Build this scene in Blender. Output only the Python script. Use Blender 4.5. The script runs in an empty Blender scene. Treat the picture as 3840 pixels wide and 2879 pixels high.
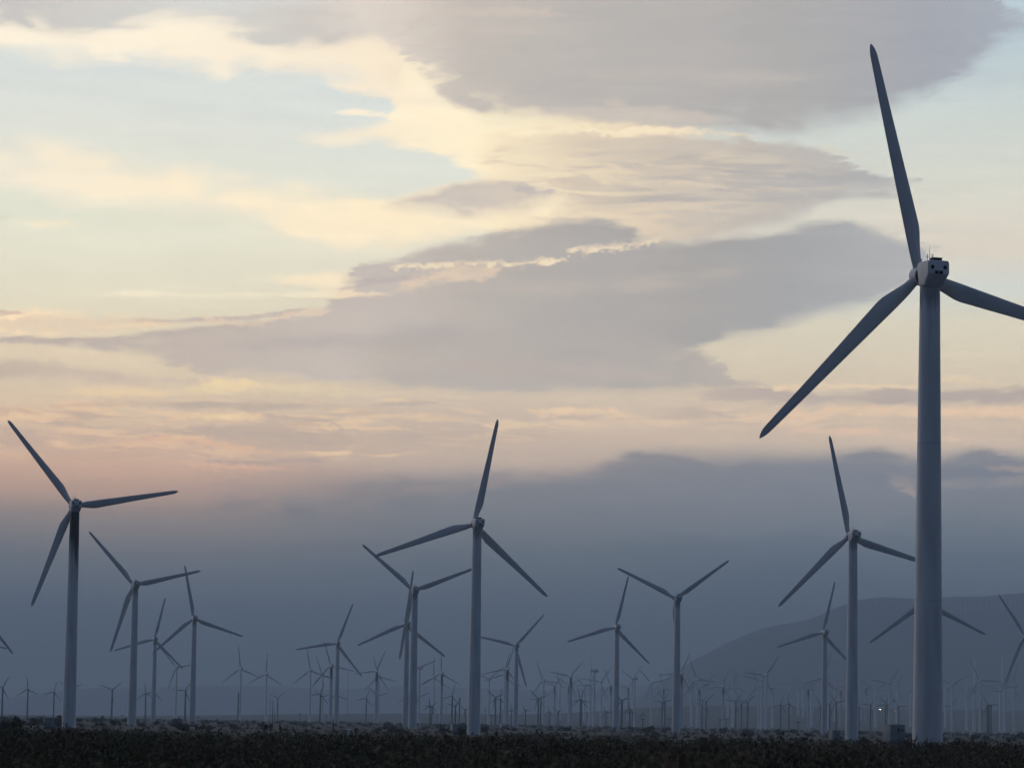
import bpy, bmesh, math, random
import numpy as np
from mathutils import Vector, Matrix

sc = bpy.context.scene
R = math.radians
rng = random.Random(7)
nrng = np.random.default_rng(11)

# ------------------------------------------------------------------ camera
# photo is 3840 x 2879; FPX is the focal length in those pixels
W, H, FPX = 3840.0, 2879.0, 13241.0
CAMZ = 2.4
ROLL, PITCH = R(0.955), math.atan(1268.5 / FPX)
F0 = Vector((0, math.cos(PITCH), math.sin(PITCH)))
ZP = Vector((0, -math.sin(PITCH), math.cos(PITCH)))
X0 = Vector((1, 0, 0))
CR = X0 * math.cos(ROLL) + ZP * math.sin(ROLL)
CU = -X0 * math.sin(ROLL) + ZP * math.cos(ROLL)
CAM = Vector((0, 0, CAMZ))
cam = bpy.data.cameras.new('camera')
co = bpy.data.objects.new('camera', cam)
sc.collection.objects.link(co)
m = Matrix((CR, CU, -F0)).transposed().to_4x4()
m.translation = CAM
co.matrix_world = m
cam.sensor_fit = 'HORIZONTAL'
cam.sensor_width = 36.0
cam.lens = 36.0 * FPX / W
cam.clip_start = 0.5
cam.clip_end = 40000
cam.dof.use_dof = True
cam.dof.focus_distance = 420
cam.dof.aperture_fstop = 5.0
sc.camera = co

def ray(px, py):
    d = F0 + CR * ((px - W / 2) / FPX) + CU * ((H / 2 - py) / FPX)
    return d / d.y                      # scaled so that y == 1
def hor(px):
    return 2676.0 + px * (64.0 / 3840.0)

# ------------------------------------------------------------------ view / render settings
sc.view_settings.view_transform = 'Standard'
sc.view_settings.look = 'None'
sc.view_settings.exposure = 0.0
sc.view_settings.gamma = 1.0
try:
    sc.cycles.use_denoising = True
    sc.cycles.max_bounces = 5
    sc.cycles.diffuse_bounces = 3
    sc.cycles.volume_bounces = 0
    sc.cycles.transparent_max_bounces = 8
except Exception:
    pass

def lin(c):
    out = []
    for v in c[:3]:
        v /= 255.0
        out.append(v / 12.92 if v <= 0.04045 else ((v + 0.055) / 1.055) ** 2.4)
    return tuple(out) + (1.0,)

# ------------------------------------------------------------------ air constants (haze box is built at the end)
HAZE_D = 1.4e-4
HAZE_TOP = 520.0
HAZE_END = 18500.0
HAZE_COL = (0.62, 0.80, 1.0)
LINF = (0.068, 0.094, 0.148)

# ------------------------------------------------------------------ sky (world)
wd = bpy.data.worlds.new('World')
sc.world = wd
wd.use_nodes = True
nt = wd.node_tree
nt.nodes.clear()
N, LK = nt.nodes, nt.links
A_MIN, A_RNG, E_MIN, E_RNG = -10.0, 20.0, -1.0, 17.0      # chart range in degrees

def chart(px, py):
    """2211-wide photo pixel -> (azimuth, elevation) both scaled to 0..1"""
    d = ray(px * W / 2211.0, py * W / 2211.0).normalized()
    az = math.degrees(math.atan2(d.x, d.y))
    el = math.degrees(math.asin(d.z))
    return (az - A_MIN) / A_RNG, (el - E_MIN) / E_RNG
PXE = (7.516e-3) / E_RNG                                   # one 2211-pixel in E01 units

def link(a, b): LK.new(a, b)
def node(t, **kw):
    n = N.new(t)
    for k, v in kw.items(): setattr(n, k, v)
    return n
def sv(sock, v):
    if isinstance(v, (int, float)): sock.default_value = v
    elif isinstance(v, (tuple, list)): sock.default_value = v
    else: link(v, sock)
def M(op, a, b=None, c=None, clamp=False):
    n = node('ShaderNodeMath', operation=op, use_clamp=clamp)
    sv(n.inputs[0], a)
    if b is not None: sv(n.inputs[1], b)
    if c is not None: sv(n.inputs[2], c)
    return n.outputs[0]
def smooth(x, a, b):
    n = node('ShaderNodeMapRange', interpolation_type='SMOOTHSTEP')
    sv(n.inputs['Value'], x); sv(n.inputs['From Min'], a); sv(n.inputs['From Max'], b)
    return n.outputs[0]
def mix(f, a, b, mode='MIX'):
    n = node('ShaderNodeMix', data_type='RGBA', blend_type=mode)
    sv(n.inputs[0], f); sv(n.inputs[6], a); sv(n.inputs[7], b)
    return n.outputs[2]
def curve(x, pts):
    n = node('ShaderNodeFloatCurve')
    mp = n.mapping
    mp.extend = 'HORIZONTAL'
    c = mp.curves[0]
    pts = [(min(max(p, 0.0), 1.0), min(max(q, 0.0), 1.0)) for p, q in sorted(pts)]
    while len(c.points) < len(pts): c.points.new(0.5, 0.5)
    for p, q in zip(c.points, pts):
        p.location = q
        p.handle_type = 'AUTO_CLAMPED'
    mp.update()
    link(x, n.inputs['Value'])
    return n.outputs[0]
def ramp(x, stops, interp='LINEAR'):
    n = node('ShaderNodeValToRGB')
    cr = n.color_ramp
    cr.interpolation = interp
    stops = sorted(stops, key=lambda s: s[0])
    while len(cr.elements) < len(stops): cr.elements.new(0.5)
    for e, (p, c) in zip(cr.elements, stops):
        e.position = min(max(p, 0), 1); e.color = c
    link(x, n.inputs[0])
    return n.outputs[0]
def noise(vec, scale, detail=4.0, rough=0.55, dist=0.0):
    n = node('ShaderNodeTexNoise')
    n.inputs['Scale'].default_value = scale
    n.inputs['Detail'].default_value = detail
    n.inputs['Roughness'].default_value = rough
    n.inputs['Distortion'].default_value = dist
    link(vec, n.inputs['Vector'])
    return n.outputs['Fac']

tc = node('ShaderNodeTexCoord')
sep = node('ShaderNodeSeparateXYZ'); link(tc.outputs['Generated'], sep.inputs[0])
dx, dy, dz = sep.outputs
az = M('MULTIPLY', M('ARCTAN2', dx, dy), 180 / math.pi)
el = M('MULTIPLY', M('ARCSINE', M('MINIMUM', M('MAXIMUM', dz, -1.0), 1.0)), 180 / math.pi)
A01 = M('DIVIDE', M('SUBTRACT', az, A_MIN), A_RNG)
E01 = M('DIVIDE', M('SUBTRACT', el, E_MIN), E_RNG)
def cvec(sx, sy, off=0.0, shear=0.0):
    c = node('ShaderNodeCombineXYZ')
    sv(c.inputs[0], M('MULTIPLY', az, sx))
    e = M('ADD', el, M('MULTIPLY', az, shear)) if shear else el
    sv(c.inputs[1], M('MULTIPLY', e, sy)); c.inputs[2].default_value = off
    return c.outputs[0]
n_streak = noise(cvec(0.35, 3.2, 0.3), 1.0, 5.0, 0.6, 0.4)
n_fine = noise(cvec(1.1, 6.5, 4.7, 0.05), 1.0, 6.0, 0.62, 0.8)
n_fluff = noise(cvec(2.6, 5.0, 1.9), 1.0, 7.0, 0.62, 0.3)
n_big = noise(cvec(0.22, 0.7, 8.1), 1.0, 4.0, 0.5, 0.3)
n_wisp = noise(cvec(2.2, 11.0, 2.2, -0.25), 1.0, 6.0, 0.62, 1.2)
n_puff = noise(cvec(6.5, 9.5, 6.1), 1.0, 5.0, 0.6, 0.2)
c_puff = M('SUBTRACT', n_puff, 0.5)
n_soft = smooth(noise(cvec(0.9, 2.2, 12.4), 1.0, 3.0, 0.5, 0.6), 0.30, 0.70)
softvar = M('MULTIPLY_ADD', n_soft, 1.5, 0.65)
n_bars = smooth(noise(cvec(0.8, 5.5, 21.3, 0.03), 1.0, 6.0, 0.6, 0.9), 0.30, 0.75)
n_bars2 = smooth(noise(cvec(0.55, 5.0, 33.3, 0.02), 1.0, 6.0, 0.58, 0.7), 0.30, 0.75)
c_streak = M('SUBTRACT', n_streak, 0.5)
c_fluff = M('SUBTRACT', n_fluff, 0.5)
c_fine = M('SUBTRACT', n_fine, 0.5)
c_wisp = M('SUBTRACT', n_wisp, 0.5)

# clear evening sky: vertical gradients at three azimuths
def vramp(x, rows):
    return ramp(E01, [(chart(x, y)[1], lin(c)) for y, c in rows])
left = vramp(200, [(-200, (206, 218, 222)), (150, (216, 221, 220)), (300, (223, 224, 216)), (480, (227, 226, 209)), (620, (226, 219, 199)),
                   (740, (220, 205, 182)), (900, (208, 186, 166)), (1000, (194, 164, 150)), (1060, (178, 152, 143)),
                   (1110, (146, 136, 137)), (1200, (118, 122, 132)), (1300, (101, 111, 126)), (1400, (89, 100, 116)), (1560, (79, 90, 108))])
mid = vramp(1100, [(-200, (200, 212, 217)), (250, (216, 221, 219)), (380, (221, 223, 215)), (560, (226, 220, 203)), (700, (216, 204, 184)),
                   (840, (204, 189, 174)), (940, (197, 179, 166)), (1000, (184, 168, 160)), (1045, (140, 138, 144)),
                   (1120, (118, 124, 134)), (1200, (108, 117, 130)), (1300, (97, 108, 124)), (1400, (86, 98, 115)), (1560, (76, 88, 108))])
right = vramp(1950, [(-150, (180, 200, 212)), (60, (187, 204, 214)), (160, (192, 204, 209)), (240, (203, 211, 210)), (400, (213, 213, 204)), (540, (217, 208, 196)), (620, (206, 210, 206)),
                     (700, (213, 206, 189)), (800, (209, 197, 179)), (900, (202, 184, 169)), (960, (194, 178, 167)), (1010, (132, 135, 146)),
                     (1100, (118, 126, 139)), (1200, (101, 113, 130)), (1300, (88, 101, 119)), (1400, (80, 93, 112)), (1560, (74, 87, 107))])
lx, mx, rx = chart(250, 800)[0], chart(1100, 800)[0], chart(1850, 800)[0]
sky = mix(smooth(A01, mx, rx), mix(smooth(A01, lx, mx), left, mid), right)

def warped(st, fl, wi, fi):
    e = E01
    for c, k in ((c_streak, st * 4), (c_fluff, fl * 4.0), (c_wisp, wi * 4.6), (c_fine, fi * 6)):
        if k: e = M('MULTIPLY_ADD', c, k * PXE, e)
    return e
WARPS = [E01, warped(9, 2, 4, 2), warped(3, 6, 6, 0), warped(5, 4, 5, 1), warped(0, 6, 3, 2), warped(20, 5, 3, 0)]
WARPS[4] = M('MULTIPLY_ADD', c_puff, 26 * PXE, WARPS[4])
WARPS.append(M('MULTIPLY_ADD', c_puff, 40 * PXE, warped(0, 1.5, 1.0, 0)))
WARPS.append(warped(5, 0.8, 1.6, 0.8))          # 7: gentle, for lens-shaped cloud
AW = M('MULTIPLY_ADD', c_wisp, 0.036, M('MULTIPLY_ADD', c_fluff, 0.016, A01))
def layer(sky, U, L, cols, su=14, sl=14, op=1.0, st=0.0, fl=0.0, wi=0.0, tex=0.0, texn=None, fi=0.0, wv=None, xf=None):
    """a cloud between an upper and a lower edge (2211-pixel control points turned into sky directions)"""
    A1 = M('MULTIPLY_ADD', sky, 1e-9, AW)     # chained on the layer below, so the shader compiler works layer by layer
    Th = max(np.interp(x, [p[0] for p in L], [p[1] for p in L]) - np.interp(x, [p[0] for p in U], [p[1] for p in U]) for x in np.linspace(U[0][0], U[-1][0], 60))
    su, sl = min(su * 1.35, 0.32 * Th), min(sl * 1.35, 0.38 * Th)
    e = WARPS[wv if wv is not None else 5 if st >= 12 else 4 if fl >= 9 else 2 if fl + wi >= 12 else 1 if st >= 8 else 3 if st + fl + wi > 0 else 0]
    u = curve(A1, [chart(*p) for p in U]); l = curve(A1, [chart(*p) for p in L])
    mk = M('MULTIPLY', smooth(M('SUBTRACT', u, e), 0.0, M('MULTIPLY', softvar, su * PXE)), smooth(M('SUBTRACT', e, l), 0.0, M('MULTIPLY', softvar, sl * PXE)))
    x0, x1 = min(p[0] for p in U), max(p[0] for p in U)
    xf = xf or (min(0.22 * (x1 - x0), 70), min(0.22 * (x1 - x0), 70))
    xk = 7.516e-3 / A_RNG
    if x0 > 0:
        q = chart(x0, U[0][1])[0]; mk = M('MULTIPLY', mk, smooth(A1, q, q + xf[0] * xk))
    if x1 < 2211:
        q = chart(x1, U[-1][1])[0]; mk = M('MULTIPLY', mk, smooth(A1, q, q - xf[1] * xk))
    if tex:
        k = smooth(texn if texn is not None else n_streak, 0.36, 0.62)
        mk = M('MULTIPLY', mk, M('ADD', M('MULTIPLY', k, tex), 1.0 - tex))
    mk = M('MULTIPLY', mk, op)
    if isinstance(cols, tuple): c = lin(cols)
    else: c = ramp(A1, [(chart(x, 700)[0], lin(k)) for x, k in cols])
    return mix(mk, sky, c)

TOP = -320
cream = (252, 239, 217)
# diagonal cream veil across the left
sky = layer(sky, [(-300, 250), (0, 275), (150, 290), (300, 318), (450, 346), (600, 368), (750, 395), (900, 412), (1100, 430), (1250, 470)],
            [(-300, 395), (0, 418), (150, 466), (250, 482), (400, 490), (500, 508), (600, 532), (720, 556), (850, 556), (1000, 528), (1250, 480)],
            [(0, (247, 234, 214)), (400, (252, 235, 208)), (900, (251, 233, 203))], 70, 40, 0.95, wv=7)
# high grey-cream sheet at the top left
sky = layer(sky, [(-400, TOP), (2300, TOP)],
            [(-300, 118), (0, 132), (60, 148), (130, 157), (200, 154), (280, 150), (360, 164), (440, 178), (480, 182), (560, 176), (640, 182),
             (700, 186), (720, 200), (780, 214), (830, 226), (900, 245), (1100, 245), (1500, 100), (1700, TOP)],
            [(0, (252, 240, 220)), (450, (252, 239, 219)), (800, (247, 231, 209)), (1000, (236, 220, 199))], 20, 34, 1.0, 6, 12, 0)
sky = layer(sky, [(-400, TOP), (1900, TOP)],
            [(-300, 62), (0, 66), (70, 78), (150, 98), (210, 86), (300, 72), (380, 62), (460, 72), (520, 102), (600, 122), (700, 118), (800, 96), (900, 90), (1500, 60), (1800, TOP)],
            [(0, (201, 197, 196)), (180, (207, 204, 201)), (420, (212, 211, 209)), (650, (208, 202, 197)), (800, (208, 200, 194))], 20, 26, 1.0, wv=7)
sky = layer(sky, [(400, TOP), (900, TOP)], [(400, 8), (480, 34), (600, 40), (720, 26), (900, 0)], (212, 215, 216), 20, 30, 0.7, wv=5)
# cream body leading into the great grey cloud
sky = layer(sky, [(590, 300), (640, 284), (700, 278), (760, 266), (815, 252), (845, 228), (865, 160), (880, 90), (900, TOP), (1640, TOP)],
            [(590, 302), (660, 316), (720, 326), (800, 317), (850, 324), (920, 340), (970, 354), (1010, 368), (1060, 386), (1120, 402), (1400, 400), (1640, 330)],
            [(620, (246, 234, 215)), (850, (251, 236, 210)), (1050, (253, 239, 208)), (1300, (240, 222, 194)), (1600, (205, 195, 186))], 12, 11, 1.0, wv=3, xf=(26, 220))
sky = layer(sky, [(675, 250), (735, 232), (790, 230), (835, 240), (920, 262)], [(675, 250), (740, 248), (800, 252), (920, 272)], (249, 235, 213), 8, 12, 0.95, wv=3, xf=(24, 40))
sky = layer(sky, [(700, 178), (725, 168), (800, 170), (880, 190), (1000, 200)], [(700, 178), (715, 196), (760, 210), (815, 218), (880, 230), (1000, 240)], (249, 234, 211), 10, 12, 0.95, wv=3, xf=(24, 40))
# the great grey cloud, upper right
sky = layer(sky, [(660, TOP), (2120, TOP), (2160, -12), (2211, 8), (2400, 30)],
            [(660, 84), (760, 100), (850, 122), (895, 168), (945, 220), (1010, 262), (1060, 283), (1150, 281), (1300, 282), (1450, 300), (1600, 314), (1735, 318),
             (1855, 292), (1930, 264), (2005, 224), (2105, 172), (2155, 130), (2211, 98), (2400, 36)],
            [(680, (226, 217, 209)), (850, (218, 207, 198)), (1000, (196, 188, 182)), (1300, (185, 180, 178)), (1700, (175, 173, 174)), (2000, (164, 167, 177)), (2200, (168, 175, 186))],
            26, 36, 1.0, wv=7, xf=(160, 30))
sky = layer(sky, [(960, 150), (1060, 115), (1200, 100), (1400, 110), (1550, 140)], [(960, 190), (1040, 210), (1120, 225), (1300, 222), (1550, 160)], (185, 180, 178), 40, 45, 0.6, wv=7, xf=(130, 130))
sky = layer(sky, [(1050, 250), (1200, 225), (1400, 225), (1600, 250)], [(1050, 262), (1200, 268), (1400, 272), (1600, 285)], (208, 197, 188), 30, 20, 0.7, 10, 4)
sky = layer(sky, [(860, 110), (1000, 48), (1250, 52), (1500, 60), (1700, 40), (1850, 40), (2000, 60)], [(860, 112), (1000, 100), (1250, 78), (1500, 82), (1700, 62), (2000, 62)],
            [(900, (206, 194, 186)), (1200, (196, 187, 183)), (1700, (180, 178, 184))], 24, 20, 0.7, 16, 4)
sky = layer(sky, [(1050, 165), (1250, 140), (1500, 140), (1750, 150), (1850, 175)], [(1050, 170), (1250, 185), (1500, 190), (1850, 180)], (192, 184, 180), 30, 30, 0.6, 20, 4)
sky = layer(sky, [(830, 120), (900, 40), (1000, 10), (1150, 10), (1250, 40)], [(830, 122), (900, 60), (1000, 40), (1150, 45), (1250, 42)], (210, 196, 186), 20, 20, 0.6, 10, 10)
# middle tier of tan and grey streaks
sky = layer(sky, [(1000, 300), (1060, 282), (1130, 276), (1250, 272), (1400, 284), (1600, 298), (1720, 302), (1790, 322), (1830, 348), (1900, 374), (2010, 390)],
            [(1000, 480), (1100, 520), (1400, 545), (1600, 520), (1720, 490), (1780, 455), (1830, 440), (1930, 434), (2010, 394)],
            [(1020, (252, 234, 202)), (1200, (226, 210, 188)), (1400, (208, 195, 181)), (1650, (192, 185, 180)), (1900, (186, 184, 184))], 8, 16, 1.0, 6, 5, 3)
sky = layer(sky, [(1010, 390), (1120, 380), (1300, 376), (1450, 374), (1600, 392), (1750, 404)], [(1010, 480), (1120, 500), (1250, 440), (1450, 418), (1600, 414), (1750, 408)],
            [(1050, (252, 232, 198)), (1250, (232, 214, 189)), (1500, (212, 200, 184))], 26, 26, 0.85, 10, 4)
sky = layer(sky, [(1130, 345), (1230, 330), (1350, 322), (1450, 318), (1600, 330)], [(1130, 347), (1250, 345), (1400, 343), (1600, 334)], (198, 188, 180), 18, 12, 0.55, 10, 4)
sky = layer(sky, [(1140, 360), (1250, 348), (1400, 345), (1600, 350), (1750, 357), (1850, 367), (1960, 380), (2015, 390)],
            [(1140, 362), (1250, 372), (1400, 372), (1500, 370), (1600, 384), (1800, 404), (1990, 402), (2015, 392)],
            [(1160, (198, 187, 179)), (1450, (179, 174, 173)), (1900, (174, 174, 177))], 6, 26, 0.95, wv=7, xf=(120, 30))
sky = layer(sky, [(1270, 428), (1400, 418), (1600, 422), (1750, 412), (1900, 408), (1970, 426)], [(1270, 430), (1400, 442), (1600, 446), (1800, 440), (1970, 432)],
            [(1300, (188, 179, 174)), (1900, (178, 177, 178))], 7, 18, 0.9, wv=7)
mU = [(1020, 330), (1100, 300), (1250, 296), (1450, 300), (1650, 312), (1780, 335), (1880, 385)]
mL = [(1020, 420), (1100, 500), (1300, 520), (1500, 510), (1700, 470), (1800, 440), (1880, 400)]
sky = layer(sky, mU, mL, [(1050, (252, 233, 200)), (1400, (226, 209, 187)), (1850, (200, 192, 184))], 24, 24, 0.6, wv=0, tex=1.0, texn=n_bars)
sky = layer(sky, mU, mL, [(1050, (208, 193, 179)), (1400, (184, 176, 173)), (1850, (174, 174, 177))], 24, 24, 0.55, wv=0, tex=1.0, texn=n_bars2)
# sunlit crest under the great cloud
sky = layer(sky, [(1060, 284), (1150, 274), (1260, 266), (1330, 276), (1410, 270), (1520, 276), (1620, 288), (1720, 300)],
            [(1060, 300), (1150, 300), (1260, 292), (1330, 302), (1410, 298), (1520, 294), (1620, 300), (1720, 303)],
            [(1080, (255, 239, 207)), (1500, (248, 228, 197)), (1700, (230, 213, 193))], 5, 16, 1.0, wv=6, tex=0.3, texn=n_fluff)
sky = layer(sky, [(1735, 316), (1780, 312), (1830, 330), (1870, 345)], [(1735, 318), (1780, 330), (1830, 345), (1870, 350)], (226, 208, 188), 6, 10, 0.7, 0, 8, 6)
# cream around the left lens, then the lens
sky = layer(sky, [(725, 440), (770, 427), (830, 423), (930, 397), (1010, 384), (1060, 380), (1160, 392), (1300, 430)],
            [(725, 442), (800, 500), (900, 520), (1000, 512), (1100, 500), (1200, 490), (1300, 440)], (254, 236, 205), 10, 40, 0.9, 4, 6, 6)
sky = layer(sky, [(780, 454), (840, 430), (900, 410), (960, 394), (1010, 384), (1060, 378), (1130, 386), (1250, 410)],
            [(780, 456), (900, 474), (1000, 484), (1080, 482), (1170, 462), (1250, 420)],
            [(820, (200, 190, 184)), (950, (203, 193, 186)), (1080, (209, 197, 186)), (1200, (212, 199, 187))], 12, 26, 1.0, wv=7, xf=(30, 60))
sky = layer(sky, [(1090, 400), (1130, 398), (1180, 408), (1230, 414)], [(1090, 404), (1140, 425), (1190, 426), (1230, 418)], (188, 181, 181), 8, 14, 0.7, 4, 3, 3)
# right-hand tiers before the low cloud
sky = layer(sky, [(1770, 470), (1830, 458), (1900, 446), (2000, 446), (2211, 470), (2400, 480)], [(1770, 472), (1850, 476), (2000, 490), (2211, 500), (2400, 500)], (220, 213, 200), 14, 24, 0.5, 8, 5)
# low great cloud
g3U = [(-300, 716), (0, 722), (100, 724), (190, 720), (300, 712), (400, 706), (470, 694), (560, 684), (640, 670), (720, 640), (740, 590), (790, 558), (860, 548), (900, 532), (970, 516),
       (1050, 500), (1150, 481), (1250, 462), (1310, 468), (1370, 492), (1420, 512), (1500, 510), (1600, 496), (1680, 488), (1740, 470), (1800, 462), (1850, 470), (1910, 488), (1960, 506), (2010, 524), (2050, 534)]
g3L = [(-300, 748), (0, 748), (130, 756), (240, 765), (330, 785), (420, 812), (520, 822), (640, 828), (800, 834), (950, 846), (1100, 852), (1250, 846), (1350, 812), (1450, 772),
       (1540, 748), (1600, 739), (1660, 728), (1720, 712), (1810, 686), (1900, 660), (1960, 622), (2000, 572), (2050, 536)]
g3C = [(0, (186, 174, 169)), (400, (193, 180, 172)), (800, (196, 186, 181)), (1000, (186, 178, 173)), (1250, (175, 170, 169)), (1500, (168, 165, 165)), (1700, (166, 166, 170)), (1950, (174, 175, 179))]
sky = layer(sky, g3U, g3L, g3C, 14, 16, 1.0, wv=7, xf=(70, 40))
sky = layer(sky, [(700, 700), (900, 690), (1200, 690), (1400, 715), (1470, 735), (1540, 755), (1580, 800), (1660, 826), (1760, 838)],
            [(700, 800), (800, 832), (950, 846), (1100, 853), (1250, 856), (1400, 856), (1500, 850), (1620, 844), (1760, 840)], [(800, (188, 178, 172)), (1250, (177, 171, 169)), (1500, (178, 171, 168)), (1700, (192, 180, 170))],
            24, 16, 1.0, 4, 5, 5, xf=(160, 140))
# tonal drift inside the low cloud
sky = layer(sky, [(300, 740), (600, 716), (900, 690), (1200, 690), (1600, 700)], [(300, 760), (600, 770), (900, 760), (1200, 745), (1600, 710)], (176, 168, 169), 40, 40, 0.5, 25, 5)
sky = layer(sky, [(700, 640), (900, 625), (1150, 600), (1400, 580), (1800, 560)], [(700, 650), (900, 660), (1150, 650), (1400, 640), (1800, 570)], (192, 181, 174), 40, 40, 0.5, 22, 5)
sky = layer(sky, [(900, 780), (1100, 770), (1300, 780), (1480, 800)], [(900, 800), (1100, 830), (1300, 835), (1480, 820)], (188, 174, 170), 30, 30, 0.6, 15, 6)
# cream between the upper lens and the low cloud
sky = layer(sky, [(1120, 470), (1220, 452), (1320, 450), (1420, 470), (1520, 480), (1620, 470)], [(1120, 474), (1220, 462), (1310, 468), (1370, 494), (1440, 522), (1560, 500), (1620, 476)], [(1150, (240, 220, 192)), (1400, (222, 204, 183)), (1600, (196, 188, 181))], 24, 10, 0.8, 6, 6, 6)
# sunlit edges crossing the low cloud
def rim(sky, pts, th, col, op=0.95, fl=7, wi=5, su=4, sl=10, tex=0.35):
    """sunlit puffs along a line: lumpy top, soft underside, broken along its length"""
    U = [(x, y - (0 if i in (0, len(pts) - 1) else th * 0.75)) for i, (x, y) in enumerate(pts)]
    L = [(x, y + (0 if i in (0, len(pts) - 1) else th * 0.75)) for i, (x, y) in enumerate(pts)]
    return layer(sky, U, L, col, su + 1, sl + 4 + th * 0.4, min(1.0, op * 1.1), tex=tex, texn=n_puff if tex > 0.5 else n_fluff, wv=6, xf=(0.12 * (pts[-1][0] - pts[0][0]) + 4,) * 2)
sky = rim(sky, [(1205, 548), (1250, 541), (1300, 535), (1350, 533), (1400, 522), (1450, 512)], 16, (236, 217, 191), 0.95, 9, 8, 6, 12, 0.7)
sky = rim(sky, [(820, 582), (860, 576), (930, 574), (980, 570), (1050, 568), (1120, 570), (1180, 564), (1250, 560)], 13, (246, 225, 195), 1.0, 10, 3, 5, 8, 0.7)
sky = rim(sky, [(830, 634), (880, 616), (930, 602), (980, 590), (1040, 590), (1130, 580)], 30, (222, 200, 180), 0.8, 12, 6, 8, 18)
sky = layer(sky, [(700, 640), (760, 604), (850, 592), (920, 590), (960, 596)], [(700, 642), (780, 622), (860, 612), (920, 602), (960, 600)], (184, 172, 172), 10, 12, 0.7, 6, 6, 6)
sky = layer(sky, [(490, 604), (540, 595), (600, 590), (680, 585), (740, 583), (790, 600)], [(490, 605), (560, 610), (640, 622), (720, 634), (790, 630)], (248, 230, 200), 8, 14, 0.9, 3, 4, 9)
sky = layer(sky, [(580, 636), (680, 628), (760, 622), (840, 626), (880, 634)], [(580, 640), (680, 646), (780, 646), (880, 640)], (240, 219, 190), 8, 10, 0.85, 2, 6, 7)
sky = layer(sky, [(90, 636), (220, 626), (330, 624), (450, 628), (560, 630), (680, 628), (760, 634)], [(90, 638), (220, 640), (330, 642), (450, 644), (560, 646), (680, 646), (760, 640)], (240, 229, 204), 10, 12, 0.75, 3, 2, 3)
sky = rim(sky, [(478, 562), (490, 557), (504, 559)], 14, (248, 226, 196), 0.8, 5, 2)
sky = rim(sky, [(350, 563), (430, 561), (475, 562)], 8, (238, 223, 198), 0.5, 4, 2)
sky = rim(sky, [(-40, 470), (0, 471), (36, 473)], 16, (206, 194, 184), 0.8, 3, 2)
sky = rim(sky, [(0, 486), (60, 482), (110, 484), (190, 488)], 12, (250, 231, 203), 0.8, 5, 3)
sky = rim(sky, [(0, 414), (12, 412), (30, 413)], 10, (250, 231, 203), 0.6, 3, 2)
# lit cloud along the left, above the low cloud
sky = layer(sky, [(-200, 666), (0, 672), (60, 668), (120, 667), (165, 676), (220, 686), (310, 681), (420, 690), (560, 694), (650, 680)],
            [(-200, 728), (0, 728), (100, 728), (190, 724), (300, 716), (450, 706), (560, 698), (650, 682)], [(0, (229, 206, 181)), (200, (228, 206, 182)), (450, (210, 193, 177)), (640, (196, 182, 174))], 5, 8, 1.0, wv=3, tex=0.55, texn=n_fluff)
sky = layer(sky, [(-200, 722), (0, 724), (100, 726), (200, 722), (320, 713), (450, 703), (600, 690)], [(-200, 742), (0, 744), (150, 746), (300, 740), (450, 728), (600, 715)], [(0, (186, 172, 166)), (600, (188, 177, 171))], 5, 12, 0.9, wv=3)
sky = rim(sky, [(-60, 690), (0, 682), (70, 674), (150, 676), (220, 690)], 14, (253, 226, 190), 1.0)
sky = rim(sky, [(-40, 718), (0, 714), (30, 718), (90, 722), (150, 720)], 7, (248, 220, 186), 0.9)
sky = rim(sky, [(170, 712), (260, 704), (340, 700), (420, 696)], 8, (244, 216, 184), 0.8)
sky = rim(sky, [(180, 688), (240, 683), (320, 680)], 6, (246, 218, 186), 0.8)
sky = layer(sky, [(-100, 670), (0, 668), (45, 670), (75, 680)], [(-100, 684), (0, 682), (45, 682), (75, 682)], (200, 180, 168), 5, 8, 0.75, 2, 5, 4)
sky = layer(sky, [(240, 694), (330, 688), (430, 684), (540, 676), (640, 664), (700, 655)], [(240, 696), (330, 700), (430, 700), (540, 694), (640, 680), (700, 660)], (196, 181, 174), 5, 8, 0.85, 2, 4, 4)
sky = rim(sky, [(400, 700), (460, 694), (540, 702), (600, 686), (700, 672), (760, 668)], 12, (226, 202, 180), 0.6, 10, 3)
# below the low cloud: peach gaps and grey bars
sky = layer(sky, [(-200, 752), (0, 742), (60, 744), (150, 752), (250, 764), (330, 780)], [(-200, 764), (0, 762), (100, 772), (200, 780), (330, 786)], (226, 206, 182), 10, 16, 0.6, 4, 9, 6)
sky = layer(sky, [(-300, 770), (0, 766), (150, 776), (300, 800), (450, 815), (520, 822)], [(-300, 830), (0, 832), (150, 838), (300, 840), (430, 838), (520, 826)], [(0, (190, 174, 165)), (400, (198, 181, 170))], 14, 16, 0.75, 8, 9, 6)
sky = layer(sky, [(-200, 838), (0, 834), (200, 832), (400, 832), (440, 822), (560, 818), (700, 826), (900, 842), (1200, 852), (1500, 852)],
            [(-200, 864), (200, 862), (400, 858), (560, 856), (800, 866), (1100, 874), (1500, 866)], [(0, (219, 196, 168)), (480, (228, 206, 172)), (800, (216, 198, 176)), (1300, (204, 187, 172))], 8, 14, 0.9, 5, 9, 7, 0.6, n_fine)
sky = layer(sky, [(-200, 850), (300, 846), (700, 856), (1100, 872), (1500, 868), (1800, 880), (2300, 886)], [(-200, 1000), (300, 1010), (700, 1010), (1000, 985), (1300, 950), (1800, 945), (2300, 950)],
            [(0, (226, 192, 164)), (700, (228, 198, 168)), (1300, (224, 198, 174)), (2000, (222, 196, 176))], 20, 30, 0.75, 0, 0, 0, 1.0, n_bars)
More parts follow.
